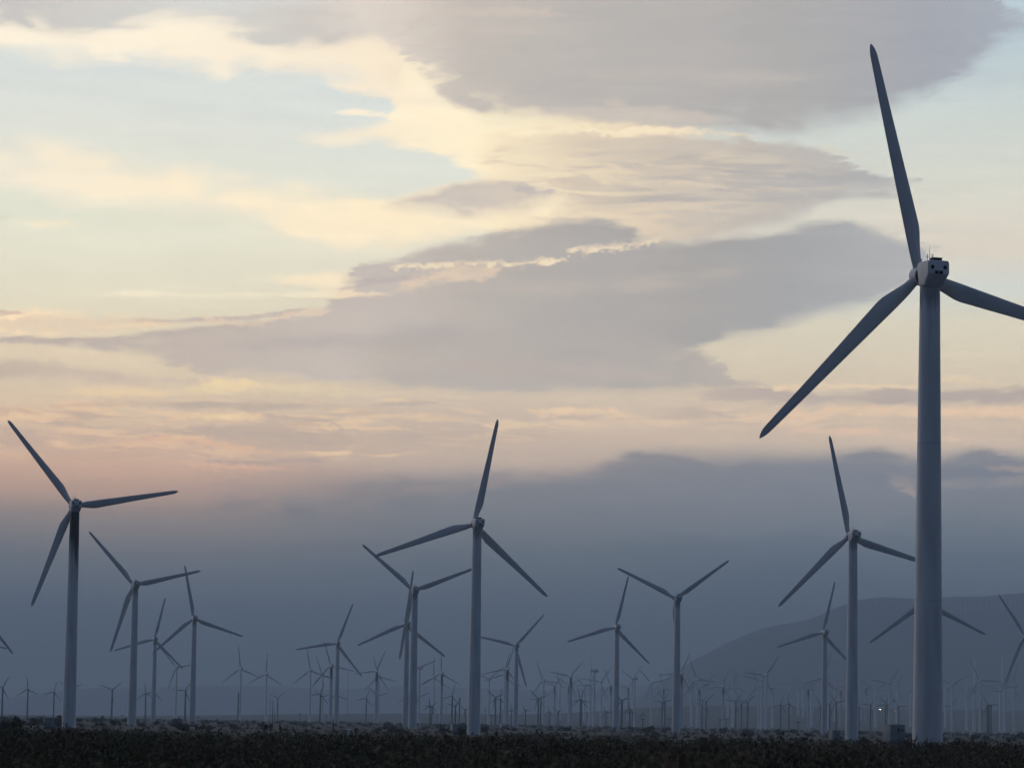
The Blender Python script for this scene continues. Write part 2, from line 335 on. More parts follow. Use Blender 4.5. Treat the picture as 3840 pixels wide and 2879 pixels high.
sky = layer(sky, [(-200, 856), (300, 850), (700, 858), (1100, 874), (1500, 868), (1800, 886), (2300, 890)], [(-200, 1010), (300, 1015), (700, 1010), (1000, 985), (1300, 950), (1800, 945), (2300, 950)],
            [(0, (186, 164, 154)), (900, (186, 170, 161)), (2000, (184, 170, 165))], 20, 30, 0.6, 0, 0, 0, 1.0, n_bars2)
pk = (240, 208, 170)
for pts, th, c, o in [([(420, 826), (480, 828), (540, 832), (590, 830)], 22, (238, 212, 172), 0.9), ([(90, 852), (200, 846), (330, 850), (390, 856)], 20, pk, 0.7),
                      ([(360, 898), (440, 897), (540, 902), (620, 906)], 12, (234, 204, 168), 0.85), ([(560, 924), (700, 922), (860, 926), (960, 936)], 8, (226, 196, 166), 0.8),
                      ([(140, 962), (260, 958), (360, 956), (460, 962)], 12, (222, 184, 160), 0.7), ([(270, 950), (330, 945), (440, 955), (560, 975), (740, 985)], 12, (222, 180, 156), 0.7),
                      ([(360, 1000), (440, 1004), (560, 1010), (700, 1012)], 12, (218, 178, 158), 0.7), ([(0, 906), (40, 896), (80, 902)], 12, pk, 0.7),
                      ([(800, 862), (870, 866), (930, 872)], 10, (234, 205, 170), 0.8), ([(1110, 878), (1180, 890), (1240, 886), (1330, 892), (1420, 900)], 18, (236, 205, 174), 0.8),
                      ([(820, 904), (900, 900), (1000, 906)], 14, (232, 203, 172), 0.6), ([(1000, 948), (1100, 950), (1180, 952)], 10, (220, 188, 166), 0.6),
                      ([(1640, 880), (1690, 888), (1750, 900), (1800, 884), (1900, 886), (2050, 890), (2230, 888), (2400, 890)], 22, (230, 198, 172), 0.85),
                      ([(1660, 945), (1740, 930), (1800, 934), (1880, 930), (2000, 944), (2211, 940)], 16, (220, 190, 170), 0.75),
                      ([(1560, 842), (1700, 838), (1830, 832), (1960, 836), (2040, 820), (2110, 824), (2240, 832)], 10, (234, 207, 178), 0.75),
                      ([(2030, 820), (2070, 814), (2110, 818)], 12, (236, 211, 183), 0.7)]:
    sky = rim(sky, pts, th, c, o, 9, 5, 8, 10)
gb = (178, 164, 158)
sky = layer(sky, [(250, 880), (380, 866), (440, 864), (560, 870), (650, 872), (720, 880)], [(250, 882), (380, 886), (500, 888), (600, 888), (720, 884)], (186, 171, 162), 8, 10, 0.8, 4, 5, 5)
sky = layer(sky, [(760, 880), (830, 866), (900, 862), (980, 872)], [(760, 882), (830, 880), (900, 878), (980, 876)], (186, 171, 164), 8, 8, 0.75, 3, 4, 4)
sky = layer(sky, [(40, 914), (110, 908), (200, 912), (320, 912), (500, 914), (650, 922), (800, 930), (960, 938), (1120, 946)],
            [(40, 916), (110, 924), (180, 936), (280, 934), (420, 946), (600, 966), (760, 968), (920, 962), (1120, 950)], [(60, (182, 165, 158)), (600, (184, 167, 158)), (1000, (184, 168, 162))], 8, 18, 0.85, 3, 5, 4)
sky = layer(sky, [(405, 990), (450, 982), (560, 984), (660, 984), (760, 996)], [(405, 991), (470, 1002), (560, 1006), (660, 1002), (760, 998)], (170, 154, 151), 6, 10, 0.85, 3, 4, 3)
sky = layer(sky, [(1440, 850), (1540, 838), (1640, 836), (1750, 844), (1860, 840), (1950, 834), (2060, 836), (2140, 830), (2211, 832), (2400, 830)],
            [(1440, 852), (1540, 866), (1640, 876), (1750, 880), (1880, 884), (2050, 884), (2211, 882), (2400, 880)], [(1450, (192, 176, 168)), (1700, (180, 168, 164)), (2200, (176, 164, 162))], 8, 12, 0.9, 3, 8, 4)
# the dark bank over the mountains
bC = [(0, (126, 126, 133)), (700, (124, 126, 135)), (1100, (122, 126, 137)), (1600, (122, 127, 140)), (2200, (120, 126, 140))]
sky = layer(sky, [(300, 1090), (450, 1062), (600, 1040), (750, 1022), (830, 1018), (900, 1026), (1000, 1014), (1100, 1005), (1200, 1002), (1290, 985), (1340, 962), (1400, 951), (1470, 956), (1550, 962), (1640, 957),
                  (1720, 964), (1790, 962), (1870, 950), (1920, 956), (1965, 972), (2010, 970), (2060, 960), (2130, 949), (2170, 964), (2211, 974), (2400, 990)],
            [(300, 1092), (450, 1130), (800, 1180), (1200, 1200), (1700, 1180), (2211, 1160), (2400, 1160)], bC, 30, 150, 0.8, wv=7)
sky = layer(sky, [(250, 1050), (500, 1020), (800, 1040), (1100, 1010), (1300, 980), (1400, 990)], [(250, 1080), (500, 1100), (800, 1090), (1100, 1060), (1300, 1020), (1400, 992)], (164, 148, 147), 40, 40, 0.35, 10, 5)
sky = layer(sky, [(1880, 1000), (1940, 1015), (2000, 1030), (2211, 1020), (2300, 1010)], [(1880, 1005), (1940, 1060), (2000, 1060), (2211, 1050), (2300, 1020)], (150, 143, 147), 16, 24, 0.5, wv=3)
sky = layer(sky, [(1900, 1030), (1935, 1032), (1975, 1046), (2010, 1070)], [(1900, 1034), (1935, 1052), (1975, 1078), (2010, 1074)], (158, 147, 147), 16, 18, 0.6, wv=3)
sky = layer(sky, [(2090, 1004), (2150, 1000), (2230, 1004), (2400, 1004)], [(2090, 1008), (2150, 1022), (2230, 1024), (2400, 1020)], (156, 146, 148), 8, 12, 0.75, wv=3)
# very soft wispiness in everything
sky = mix(1.0, sky, ramp(n_streak, [(0.25, (0.955, 0.96, 0.97, 1)), (0.75, (1.045, 1.04, 1.03, 1))]), 'MULTIPLY')
sky = mix(1.0, sky, ramp(n_fine, [(0.25, (0.975, 0.975, 0.98, 1)), (0.75, (1.025, 1.025, 1.02, 1))]), 'MULTIPLY')

# the rest of the dome: dusk behind, cloud overhead, last glow to the front left
glow = M('ADD', M('MULTIPLY', dx, -0.34), M('MULTIPLY', dy, 0.94))
gen = ramp(M('ADD', M('MULTIPLY', glow, 0.5), 0.5), [(0.0, (0.045, 0.075, 0.135, 1)), (0.45, (0.095, 0.135, 0.215, 1)), (0.7, (0.32, 0.36, 0.46, 1)), (0.9, (0.82, 0.82, 0.86, 1)), (1.0, (1.2, 1.06, 0.92, 1))])
gcl = smooth(noise(tc.outputs['Generated'], 3.0, 6.0, 0.6, 0.5), 0.42, 0.62)
gen = mix(M('MULTIPLY', gcl, 0.5), gen, mix(1.0, gen, (0.62, 0.64, 0.70, 1), 'MULTIPLY'))
gen = mix(smooth(dz, 0.10, 0.0), gen, (0.066, 0.086, 0.128, 1))
nis = node('ShaderNodeTexSky', sky_type='NISHITA')
nis.sun_disc = False
SUN_EL, SUN_AZ = R(4.0), R(-20.0)
nis.sun_elevation = SUN_EL; nis.sun_rotation = SUN_AZ
nis.dust_density = 2.0
gen = mix(1.0, gen, mix(1.0, nis.outputs[0], (0.006, 0.006, 0.006, 1), 'MULTIPLY'), 'ADD')
sky = mix(1.0, sky, (1.0, 1.0, 0.975, 1), 'MULTIPLY')
win = M('MULTIPLY', M('MULTIPLY', smooth(az, -30.0, -11.0), smooth(az, 30.0, 11.0)), smooth(el, 26.0, 13.0))
win = M('MULTIPLY', win, smooth(dy, 0.2, 0.5))
# the air in front of the sky (the haze box) dims and veils it: give the sky the strength it has above the air
sn = M('MAXIMUM', dz, HAZE_TOP / HAZE_END)
Tn = M('EXPONENT', M('DIVIDE', -HAZE_D * HAZE_TOP, sn))
Tn = M('MAXIMUM', Tn, 0.35)
comb = node('ShaderNodeVectorMath', operation='MULTIPLY'); comb.inputs[0].default_value = LINF
tv = node('ShaderNodeCombineXYZ'); om = M('SUBTRACT', 1.0, Tn)
for i in range(3): link(om, tv.inputs[i])
link(tv.outputs[0], comb.inputs[1])
sub = node('ShaderNodeVectorMath', operation='SUBTRACT'); link(sky, sub.inputs[0]); link(comb.outputs[0], sub.inputs[1])
sc_ = node('ShaderNodeVectorMath', operation='SCALE'); link(sub.outputs[0], sc_.inputs[0]); link(M('DIVIDE', 1.0, Tn), sc_.inputs['Scale'])
mxv = node('ShaderNodeVectorMath', operation='MAXIMUM'); link(sc_.outputs[0], mxv.inputs[0]); mxv.inputs[1].default_value = (0.01, 0.012, 0.018)
fin = mix(win, gen, mxv.outputs[0])
bg = node('ShaderNodeBackground'); link(fin, bg.inputs[0]); bg.inputs[1].default_value = 1.0
wo = node('ShaderNodeOutputWorld'); link(bg.outputs[0], wo.inputs[0])

# ------------------------------------------------------------------ sun: low, behind the cloud, front left
sl = bpy.data.lights.new('sun', 'SUN')
sl.energy = 0.22; sl.angle = R(18); sl.color = (1.0, 0.80, 0.66)
so = bpy.data.objects.new('sun', sl)
sdir = Vector((math.sin(R(-42)) * math.cos(R(7)), math.cos(R(-42)) * math.cos(R(7)), math.sin(R(7))))
so.rotation_euler = (-sdir).to_track_quat('-Z', 'Y').to_euler()
so.location = (-60, 40, 60)
sc.collection.objects.link(so)

# ------------------------------------------------------------------ materials
def mat(name, col, rough=0.6, spec=0.3, var=0.0, vscale=1.0, col2=None, stretch=(1, 1, 1), bump=0.0, coords='Object'):
    mt = bpy.data.materials.new(name)
    mt.use_nodes = True
    n = mt.node_tree.nodes; l = mt.node_tree.links
    b = n['Principled BSDF']
    b.inputs['Roughness'].default_value = rough
    b.inputs['Specular IOR Level'].default_value = spec
    b.inputs['Base Color'].default_value = (*col, 1)
    if col2 is not None or var:
        t = n.new('ShaderNodeTexCoord'); mp = n.new('ShaderNodeMapping'); mp.inputs['Scale'].default_value = stretch
        l.new(t.outputs[coords], mp.inputs[0])
        nz = n.new('ShaderNodeTexNoise'); nz.inputs['Scale'].default_value = vscale; nz.inputs['Detail'].default_value = 5
        l.new(mp.outputs[0], nz.inputs['Vector'])
        cr = n.new('ShaderNodeValToRGB')
        c2 = col2 or tuple(c * (1 - var) for c in col)
        cr.color_ramp.elements[0].position = 0.38; cr.color_ramp.elements[0].color = (*c2, 1)
        cr.color_ramp.elements[1].position = 0.62; cr.color_ramp.elements[1].color = (*col, 1)
        l.new(nz.outputs['Fac'], cr.inputs[0]); l.new(cr.outputs[0], b.inputs['Base Color'])
        if bump:
            bp = n.new('ShaderNodeBump'); bp.inputs['Strength'].default_value = bump; bp.inputs['Distance'].default_value = 0.1
            l.new(nz.outputs['Fac'], bp.inputs['Height']); l.new(bp.outputs[0], b.inputs['Normal'])
    return mt
def emit(name, col, s):
    mt = bpy.data.materials.new(name); mt.use_nodes = True
    b = mt.node_tree.nodes['Principled BSDF']
    b.inputs['Base Color'].default_value = (*col, 1)
    b.inputs['Emission Color'].default_value = (*col, 1); b.inputs['Emission Strength'].default_value = s
    return mt
def tower_mat(name, top, z0, z1, amount):
    """white paint with weather streaks and an oil stain running down from the nacelle"""
    mt = mat(name, (0.60, 0.63, 0.66), 0.5, 0.35, 0.16, 1.2, None, (1, 1, 0.12))
    n = mt.node_tree.nodes; l = mt.node_tree.links; b = n['Principled BSDF']
    src = b.inputs['Base Color'].links[0].from_socket
    t = n.new('ShaderNodeTexCoord'); s = n.new('ShaderNodeSeparateXYZ'); l.new(t.outputs['Object'], s.inputs[0])
    mp = n.new('ShaderNodeMapping'); mp.inputs['Scale'].default_value = (2.2, 2.2, 0.16); l.new(t.outputs['Object'], mp.inputs[0])
    nz = n.new('ShaderNodeTexNoise'); nz.inputs['Scale'].default_value = 1.0; nz.inputs['Detail'].default_value = 6; l.new(mp.outputs[0], nz.inputs['Vector'])
    ad = n.new('ShaderNodeMath'); ad.operation = 'MULTIPLY_ADD'; l.new(nz.outputs['Fac'], ad.inputs[0]); ad.inputs[1].default_value = (z1 - z0) * 1.6; l.new(s.outputs[2], ad.inputs[2])
    # heavier to the rear right
    ax = n.new('ShaderNodeMath'); ax.operation = 'MULTIPLY_ADD'; l.new(s.outputs[0], ax.inputs[0]); ax.inputs[1].default_value = (z1 - z0) * 0.10; l.new(ad.outputs[0], ax.inputs[2])
    mr = n.new('ShaderNodeMapRange'); mr.interpolation_type = 'SMOOTHSTEP'
    mr.inputs['From Min'].default_value = z0 + (z1 - z0) * 0.8; mr.inputs['From Max'].default_value = z1 + (z1 - z0) * 0.55; mr.inputs['To Max'].default_value = amount
    l.new(ax.outputs[0], mr.inputs['Value'])
    mx_ = n.new('ShaderNodeMix'); mx_.data_type = 'RGBA'; l.new(mr.outputs[0], mx_.inputs[0]); l.new(src, mx_.inputs[6]); mx_.inputs[7].default_value = (0.030, 0.027, 0.026, 1)
    l.new(mx_.outputs[2], b.inputs['Base Color'])
    return mt
MT_TOWER = tower_mat('white_tower_paint', 40, 36.8, 38.9, 0.5)
MT_STAIN = tower_mat('oil_stained_tower_paint', 40, 27.0, 38.5, 1.0)
MT_WHITE = mat('bright_white_paint', (0.84, 0.86, 0.87), 0.45, 0.4, 0.08, 1.0, None, (1, 1, 0.12))  # lighter white than the big towers, for the unstained slim towers
MT_PAINT = mat('weathered_white_paint', (0.60, 0.63, 0.66), 0.5, 0.35, 0.14, 1.5)
MT_BLADE = mat('grey_white_blade', (0.60, 0.61, 0.63), 0.42, 0.4, 0.12, 0.9, None, (1, 1, 0.3))
MT_BLACK = mat('black_grille', (0.012, 0.012, 0.014), 0.7, 0.2, 0.2, 8)
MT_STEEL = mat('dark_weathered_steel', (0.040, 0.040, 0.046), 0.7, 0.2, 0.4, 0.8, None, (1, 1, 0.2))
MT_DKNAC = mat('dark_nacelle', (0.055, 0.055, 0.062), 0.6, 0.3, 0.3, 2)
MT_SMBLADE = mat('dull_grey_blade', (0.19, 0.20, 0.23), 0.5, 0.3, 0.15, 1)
MT_WIRE = mat('galvanised_wire', (0.20, 0.20, 0.21), 0.5, 0.4, 0.2, 6)
MT_CAB = mat('grey_green_cabinet', (0.20, 0.25, 0.27), 0.55, 0.35, 0.15, 3)
MT_CABL = mat('pale_cabinet', (0.52, 0.55, 0.56), 0.55, 0.35, 0.12, 3)
MT_PLINTH = mat('concrete_plinth', (0.17, 0.18, 0.20), 0.85, 0.1, 0.25, 5)
MT_WOOD = mat('creosoted_wood', (0.05, 0.045, 0.04), 0.85, 0.1, 0.3, 4)
MT_HEAD = emit('lit_headlight', (1.0, 0.80, 0.62), 9.0)
MT_HEAD2 = emit('lit_headlight_dim', (1.0, 0.62, 0.50), 1.6)
MT_CAR = mat('dark_car_paint', (0.06, 0.07, 0.09), 0.35, 0.5, 0.1, 2)
MT_GLASS = mat('car_glass', (0.02, 0.022, 0.025), 0.1, 0.6, 0.1, 2)
MT_RED = mat('faded_red_paint', (0.62, 0.20, 0.16), 0.5, 0.3, 0.15, 3)
MT_HILL = mat('desert_hillside', (0.085, 0.075, 0.065), 0.95, 0.05, 0, 0.004, (0.05, 0.047, 0.042))
MT_MOUNT = mat('mountain_rock', (0.10, 0.095, 0.09), 0.95, 0.05, 0, 0.002, (0.06, 0.058, 0.055))

# ------------------------------------------------------------------ mesh helpers
col = sc.collection
def link_obj(name, me, mats, parent=None, smooth_a=35):
    o = bpy.data.objects.new(name, me)
    col.objects.link(o)
    if not isinstance(mats, (list, tuple)): mats = [mats]
    for k in mats: me.materials.append(k)
    if parent: o.parent = parent
    return o
def bm_mesh(name, bm, smooth_a=35):
    bmesh.ops.recalc_face_normals(bm, faces=bm.faces)
    me = bpy.data.meshes.new(name)
    bm.to_mesh(me); bm.free()
    me.polygons.foreach_set('use_smooth', [True] * len(me.polygons))
    me.set_sharp_from_angle(angle=R(smooth_a))
    return me
def loft(bm, loops, cap=True, mi=0):
    rows = [[bm.verts.new(p) for p in lp] for lp in loops]
    n = len(rows[0])
    for a, b in zip(rows, rows[1:]):
        for i in range(n):
            f = bm.faces.new((a[i], a[(i + 1) % n], b[(i + 1) % n], b[i])); f.material_index = mi
    if cap:
        for r_ in (rows[0], rows[-1]):
            f = bm.faces.new(r_); f.material_index = mi
def circ(r, z, n=24, cx=0, cy=0):
    return [(cx + r * math.cos(2 * math.pi * i / n), cy + r * math.sin(2 * math.pi * i / n), z) for i in range(n)]
def circ_y(r, y, n=20, cx=0, cz=0):
    return [(cx + r * math.cos(2 * math.pi * i / n), y, cz + r * math.sin(2 * math.pi * i / n)) for i in range(n)]
def box(bm, x0, x1, y0, y1, z0, z1, bev=0.0, mi=0):
    v = [bm.verts.new(p) for p in ((x0, y0, z0), (x1, y0, z0), (x1, y1, z0), (x0, y1, z0), (x0, y0, z1), (x1, y0, z1), (x1, y1, z1), (x0, y1, z1))]
    fs = [bm.faces.new([v[i] for i in q]) for q in ((0, 3, 2, 1), (4, 5, 6, 7), (0, 1, 5, 4), (1, 2, 6, 5), (2, 3, 7, 6), (3, 0, 4, 7))]
    for f in fs: f.material_index = mi
    if bev:
        es = list({e for f in fs for e in f.edges})
        bmesh.ops.bevel(bm, geom=es, offset=bev, segments=2, affect='EDGES', profile=0.6)
def tube(bm, p, q, r0, r1=None, n=6, mi=0):
    p, q = Vector(p), Vector(q); r1 = r0 if r1 is None else r1
    d = (q - p).normalized(); a = d.orthogonal().normalized(); b = d.cross(a)
    loft(bm, [[tuple(c + (a * math.cos(2 * math.pi * i / n) + b * math.sin(2 * math.pi * i / n)) * r) for i in range(n)] for c, r in ((p, r0), (q, r1))], True, mi)
def rrect(hw_t, hw_b, z0, z1, y, rad, k=4):
    """rounded section in the x-z plane, narrower at the bottom"""
    pts = []
    for cx, cz, a0 in ((hw_t - rad, z1 - rad, 0), (-hw_t + rad, z1 - rad, 90), (-hw_b + rad, z0 + rad, 180), (hw_b - rad, z0 + rad, 270)):
        for i in range(k + 1):
            a = R(a0 + 90 * i / k)
            pts.append((cx + rad * math.cos(a), y, cz + rad * math.sin(a)))
    return pts

# blade profile: fraction of radius, left edge, right edge, thickness (metres for a 19.5 m blade)
PROF = [(0.022, -0.42, 0.42, 0.84), (0.05, -0.44, 0.44, 0.80), (0.085, -0.50, 0.52, 0.62), (0.13, -0.53, 0.72, 0.46), (0.185, -0.53, 0.96, 0.36), (0.215, -0.52, 1.00, 0.32),
        (0.30, -0.50, 0.92, 0.26), (0.45, -0.46, 0.77, 0.20), (0.60, -0.42, 0.63, 0.15), (0.75, -0.38, 0.51, 0.11), (0.88, -0.34, 0.42, 0.08), (0.95, -0.31, 0.36, 0.06),
        (0.972, -0.26, 0.28, 0.05), (0.988, -0.18, 0.16, 0.04), (1.0, -0.08, 0.00, 0.02)]
def blade_mesh(name, rad, cw, n=14):
    bm = bmesh.new(); loops = []
    for fr, xl, xr, th in PROF:
        z = fr * rad; tw = R(14 * (1 - fr) ** 2)
        cx, hw = (xl + xr) / 2 * cw, (xr - xl) / 2 * cw; ht = th / 2 * cw
        lp = []
        for i in range(n):
            a = 2 * math.pi * i / n
            x, y = hw * math.cos(a), ht * math.sin(a) * (1.0 if math.cos(a) < 0.2 else max(0.25, 1 - 0.55 * math.cos(a)) if fr > 0.1 else 1.0)
            x += cx
            lp.append((x * math.cos(tw) - y * math.sin(tw), x * math.sin(tw) + y * math.cos(tw), z))
        loops.append(lp)
    loft(bm, loops)
    return bm_mesh(name, bm, 50)
def tower_mesh(name, h, rb, rt, seams=(), n=28):
    bm = bmesh.new()
    zs = [(0, rb * 1.0)]
    for z in list(seams):
        r_ = rb + (rt - rb) * z / h
        zs += [(z - 0.06, r_), (z - 0.05, r_ + 0.012), (z + 0.05, r_ + 0.012), (z + 0.06, r_)]
    zs.append((h, rt))
    loft(bm, [circ(r_, z, n) for z, r_ in zs])
    if rb > 1.0:
        loft(bm, [circ(rb + 0.22, -0.4, n), circ(rb + 0.22, 0.12, n)])
    return bm_mesh(name, bm, 40)

# --- big turbine meshes: hub axis at z = 0 of the nacelle frame, +y towards the rotor
HUB_A = 2.05
def nacelle_A():
    bm = bmesh.new()
    loft(bm, [rrect(0.86, 0.88, -0.08, 0.98, -1.70, 0.16), rrect(0.96, 0.97, -0.16, 1.04, -1.64, 0.20), rrect(1.00, 0.86, -1.02, 1.07, -0.72, 0.24),
              rrect(1.02, 0.86, -1.08, 1.06, 0.20, 0.26), rrect(0.96, 0.80, -1.02, 0.98, 0.46, 0.26), rrect(0.80, 0.70, -0.85, 0.82, 0.54, 0.25)])
    box(bm, -0.006, 0.006, -1.712, -1.69, 0.05, 0.90)
    tube(bm, (-0.72, 0.20, 0.98), (-0.72, 0.20, 1.26), 0.05); tube(bm, (-0.72, 0.20, 1.26), (-0.60, 0.30, 1.30), 0.06)
    return bm_mesh('nacelle', bm, 32)
def disc_y(r, y0, y1, cx, cz, name):
    bm = bmesh.new(); loft(bm, [circ_y(r, y0, 20, cx, cz), circ_y(r, y1, 20, cx, cz)]); return bm_mesh(name, bm)
def box_me(name, *a, bev=0.0):
    bm = bmesh.new(); box(bm, *a, bev=bev); return bm_mesh(name, bm)
def hub_A():
    bm = bmesh.new()
    loft(bm, [circ_y(0.46, 0.50), circ_y(0.46, 1.10)], True, 1)
    loft(bm, [circ_y(0.80, 0.62), circ_y(0.86, 0.80), circ_y(0.86, 1.02), circ_y(0.60, 1.06)], True, 1)
    loft(bm, [circ_y(0.50, 1.08), circ_y(0.78, 1.30), circ_y(0.84, 2.05), circ_y(0.76, 2.55), circ_y(0.52, 2.85), circ_y(0.20, 3.0)], True, 0)
    return bm_mesh('hub', bm, 40)
def rod_me():
    bm = bmesh.new(); tube(bm, (-0.30, -0.55, 1.04), (-0.30, -0.55, 2.45), 0.026, 0.012); return bm_mesh('lightning_rod', bm)
def sensor_me(x, vane):
    bm = bmesh.new(); tube(bm, (x, -0.62, 1.04), (x, -0.62, 1.60), 0.022, 0.018)
    tube(bm, (x, -0.62, 1.38), (x, -0.62, 1.50), 0.05)
    if vane: tube(bm, (x - 0.04, -0.75, 1.58), (x + 0.08, -0.45, 1.68), 0.025)
    else:
        tube(bm, (x - 0.12, -0.62, 1.62), (x + 0.12, -0.62, 1.62), 0.022)
        tube(bm, (x, -0.74, 1.62), (x, -0.50, 1.62), 0.022)
    return bm_mesh('wind_sensor', bm)
def cooler_me():
    bm = bmesh.new()
    box(bm, -0.40, 0.40, -1.44, -0.84, 1.03, 1.27, 0, 0)
    box(bm, -0.45, 0.45, -1.48, -0.80, 1.27, 1.31, 0, 1)
    return bm_mesh('cooler_box', bm)
ME_A = dict(tower=tower_mesh('tower', 38.95, 1.27, 0.84, (13.0, 26.0)), tower2=tower_mesh('tower', 38.95, 1.27, 0.84, (13.0, 26.0)), nac=nacelle_A(), hub=hub_A(), blade=blade_mesh('blade', 20.2, 1.0),
            cooler=cooler_me(), v1=disc_y(0.17, -1.725, -1.66, -0.57, 0.47, 'air_vent'), v2=disc_y(0.17, -1.725, -1.66, 0.57, 0.47, 'air_vent'),
            e1=box_me('exhaust_port', -0.36, -0.05, -1.735, -1.60, -0.09, 0.17), e2=box_me('exhaust_port', 0.05, 0.36, -1.735, -1.60, -0.09, 0.17),
            rod=rod_me(), s1=sensor_me(-0.54, True), s2=sensor_me(-0.08, False))
# --- slim mid-distance turbine (40 m tower, 17.5 m blades)
HUB_C = 2.2
def nacelle_C():
    bm = bmesh.new()
    loft(bm, [rrect(0.62, 0.55, -0.50, 0.62, -2.7, 0.2), rrect(0.80, 0.70, -0.80, 0.85, -2.2, 0.25), rrect(0.85, 0.75, -0.95, 0.9, 0.4, 0.25), rrect(0.60, 0.55, -0.62, 0.62, 1.5, 0.25)])
    box(bm, -0.5, 0.5, -2.3, -1.4, 0.8, 1.65, 0.08)
    return bm_mesh('nacelle', bm, 35)
def hub_C(s=1.0, y0=1.5, r=0.72):
    bm = bmesh.new()
    loft(bm, [circ_y(r * .7, y0), circ_y(r, y0 + .25 * s), circ_y(r, y0 + .95 * s), circ_y(r * .6, y0 + 1.4 * s), circ_y(r * .2, y0 + 1.6 * s)])
    return bm_mesh('hub', bm, 40)
ME_C = dict(tower=tower_mesh('tower', 39.2, 1.05, 0.60, (20.0,), 16), tower2=tower_mesh('tower', 39.2, 1.35, 0.95, (20.0,), 16), tower3=tower_mesh('tower', 39.2, 1.5, 1.05, (20.0,), 16), nac=nacelle_C(), hub=hub_C(), blade=blade_mesh('blade', 18.0, 0.72, 10))
# --- small old turbine on a dark tube tower (24 m, 10.6 m blades)
HUB_E = 1.45
def nacelle_E():
    bm = bmesh.new()
    loft(bm, [rrect(0.42, 0.40, -0.40, 0.55, -1.5, 0.15), rrect(0.58, 0.55, -0.62, 0.65, -1.2, 0.2), rrect(0.58, 0.55, -0.62, 0.65, 0.5, 0.2), rrect(0.40, 0.40, -0.40, 0.45, 0.95, 0.2)])
    loft(bm, [circ(0.85, -1.05, 16), circ(0.85, -0.75, 16)])
    return bm_mesh('nacelle', bm, 35)
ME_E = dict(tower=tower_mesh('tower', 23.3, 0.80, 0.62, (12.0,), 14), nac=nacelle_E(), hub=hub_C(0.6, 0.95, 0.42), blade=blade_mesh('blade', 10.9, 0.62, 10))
for k, mlist in ((ME_A, dict(tower=[MT_TOWER], tower2=[MT_STAIN], nac=[MT_PAINT], hub=[MT_PAINT, MT_BLACK], blade=[MT_BLADE], cooler=[MT_BLACK, MT_PAINT], v1=[MT_BLACK], v2=[MT_BLACK], e1=[MT_BLACK], e2=[MT_BLACK],
                              rod=[MT_WIRE], s1=[MT_WIRE], s2=[MT_WIRE])),
                 (ME_C, dict(tower=[MT_WHITE], tower2=[MT_STAIN], tower3=[MT_WHITE], nac=[MT_PAINT], hub=[MT_PAINT], blade=[MT_BLADE])),
                 (ME_E, dict(tower=[MT_STEEL], nac=[MT_DKNAC], hub=[MT_DKNAC], blade=[MT_SMBLADE]))):
    for nm, ms in mlist.items():
        for q in ms: k[nm].materials.append(q)

# ------------------------------------------------------------------ terrain
RIDGE = [(1300, 1560), (1400, 1490), (1450, 1456), (1500, 1424), (1558, 1396), (1640, 1366), (1740, 1345), (1810, 1318), (1860, 1303), (1915, 1295), (1975, 1296), (2040, 1294), (2100, 1290), (2211, 1287), (2400, 1270), (2700, 1290)]
RID = []
for x, y in RIDGE:
    d = ray(x * W / 2211, y * W / 2211)
    RID.append((d.x, max(0.0, CAMZ + 12000 * d.z)))
RX, RZ = np.array([a for a, b in RID]), np.array([b for a, b in RID])
def sstep(t):
    t = np.clip(t, 0, 1); return t * t * (3 - 2 * t)
def ground(X, Y):
    X = np.asarray(X, float); Y = np.asarray(Y, float)
    u = X / np.maximum(Y, 50.0)
    z = 0.22 * np.sin(X * 0.021 + 1.3) * np.cos(Y * 0.013) + 0.12 * np.sin(X * 0.07 + Y * 0.05)
    z = z * sstep((Y - 300) / 300) * (1 - sstep((Y - 1500) / 1500))
    w = 0.12 + 0.88 * sstep((u + 0.135) / 0.13)
    t = np.clip(Y - 3300.0, 0, 2000.0)
    z = z + w * 8.2e-6 * t * t * (0.45 + 0.55 * sstep((u - 0.0) / 0.06))
    rg = np.interp(u, RX, RZ)
    z = z + np.maximum(rg - 30.0, 0.0) * sstep((Y - 7600.0) / 4400.0)
    return z
def gz(x, y): return float(ground(x, y))

def grid_mesh(name, us, ys, fn):
    U, Y = np.meshgrid(us, ys)
    X = U * np.maximum(Y, 60.0)
    Z = fn(X, Y)
    v = np.stack([X, Y, Z], -1).reshape(-1, 3)
    nu, ny = len(us), len(ys)
    idx = np.arange(nu * ny).reshape(ny, nu)
    q = np.stack([idx[:-1, :-1], idx[:-1, 1:], idx[1:, 1:], idx[1:, :-1]], -1).reshape(-1, 4)
    me = bpy.data.meshes.new(name)
    me.from_pydata(v.tolist(), [], q.tolist())
    me.polygons.foreach_set('use_smooth', [True] * len(me.polygons))
    return me
MT_SAND = bpy.data.materials.new('desert_sand'); MT_SAND.use_nodes = True
_n, _l = MT_SAND.node_tree.nodes, MT_SAND.node_tree.links
_b = _n['Principled BSDF']; _b.inputs['Roughness'].default_value = 0.95; _b.inputs['Specular IOR Level'].default_value = 0.05
_g = _n.new('ShaderNodeNewGeometry')
def _nz(s, d=6):
    q = _n.new('ShaderNodeTexNoise'); q.inputs['Scale'].default_value = s; q.inputs['Detail'].default_value = d; _l.new(_g.outputs['Position'], q.inputs['Vector']); return q.outputs['Fac']
def _rp(x, a, ca, b, cb):
    q = _n.new('ShaderNodeValToRGB'); q.color_ramp.elements[0].position = a; q.color_ramp.elements[0].color = (*ca, 1); q.color_ramp.elements[1].position = b; q.color_ramp.elements[1].color = (*cb, 1); _l.new(x, q.inputs[0]); return q.outputs[0]
_m1 = _n.new('ShaderNodeMix'); _m1.data_type = 'RGBA'; _m1.blend_type = 'MULTIPLY'; _m1.inputs[0].default_value = 1.0
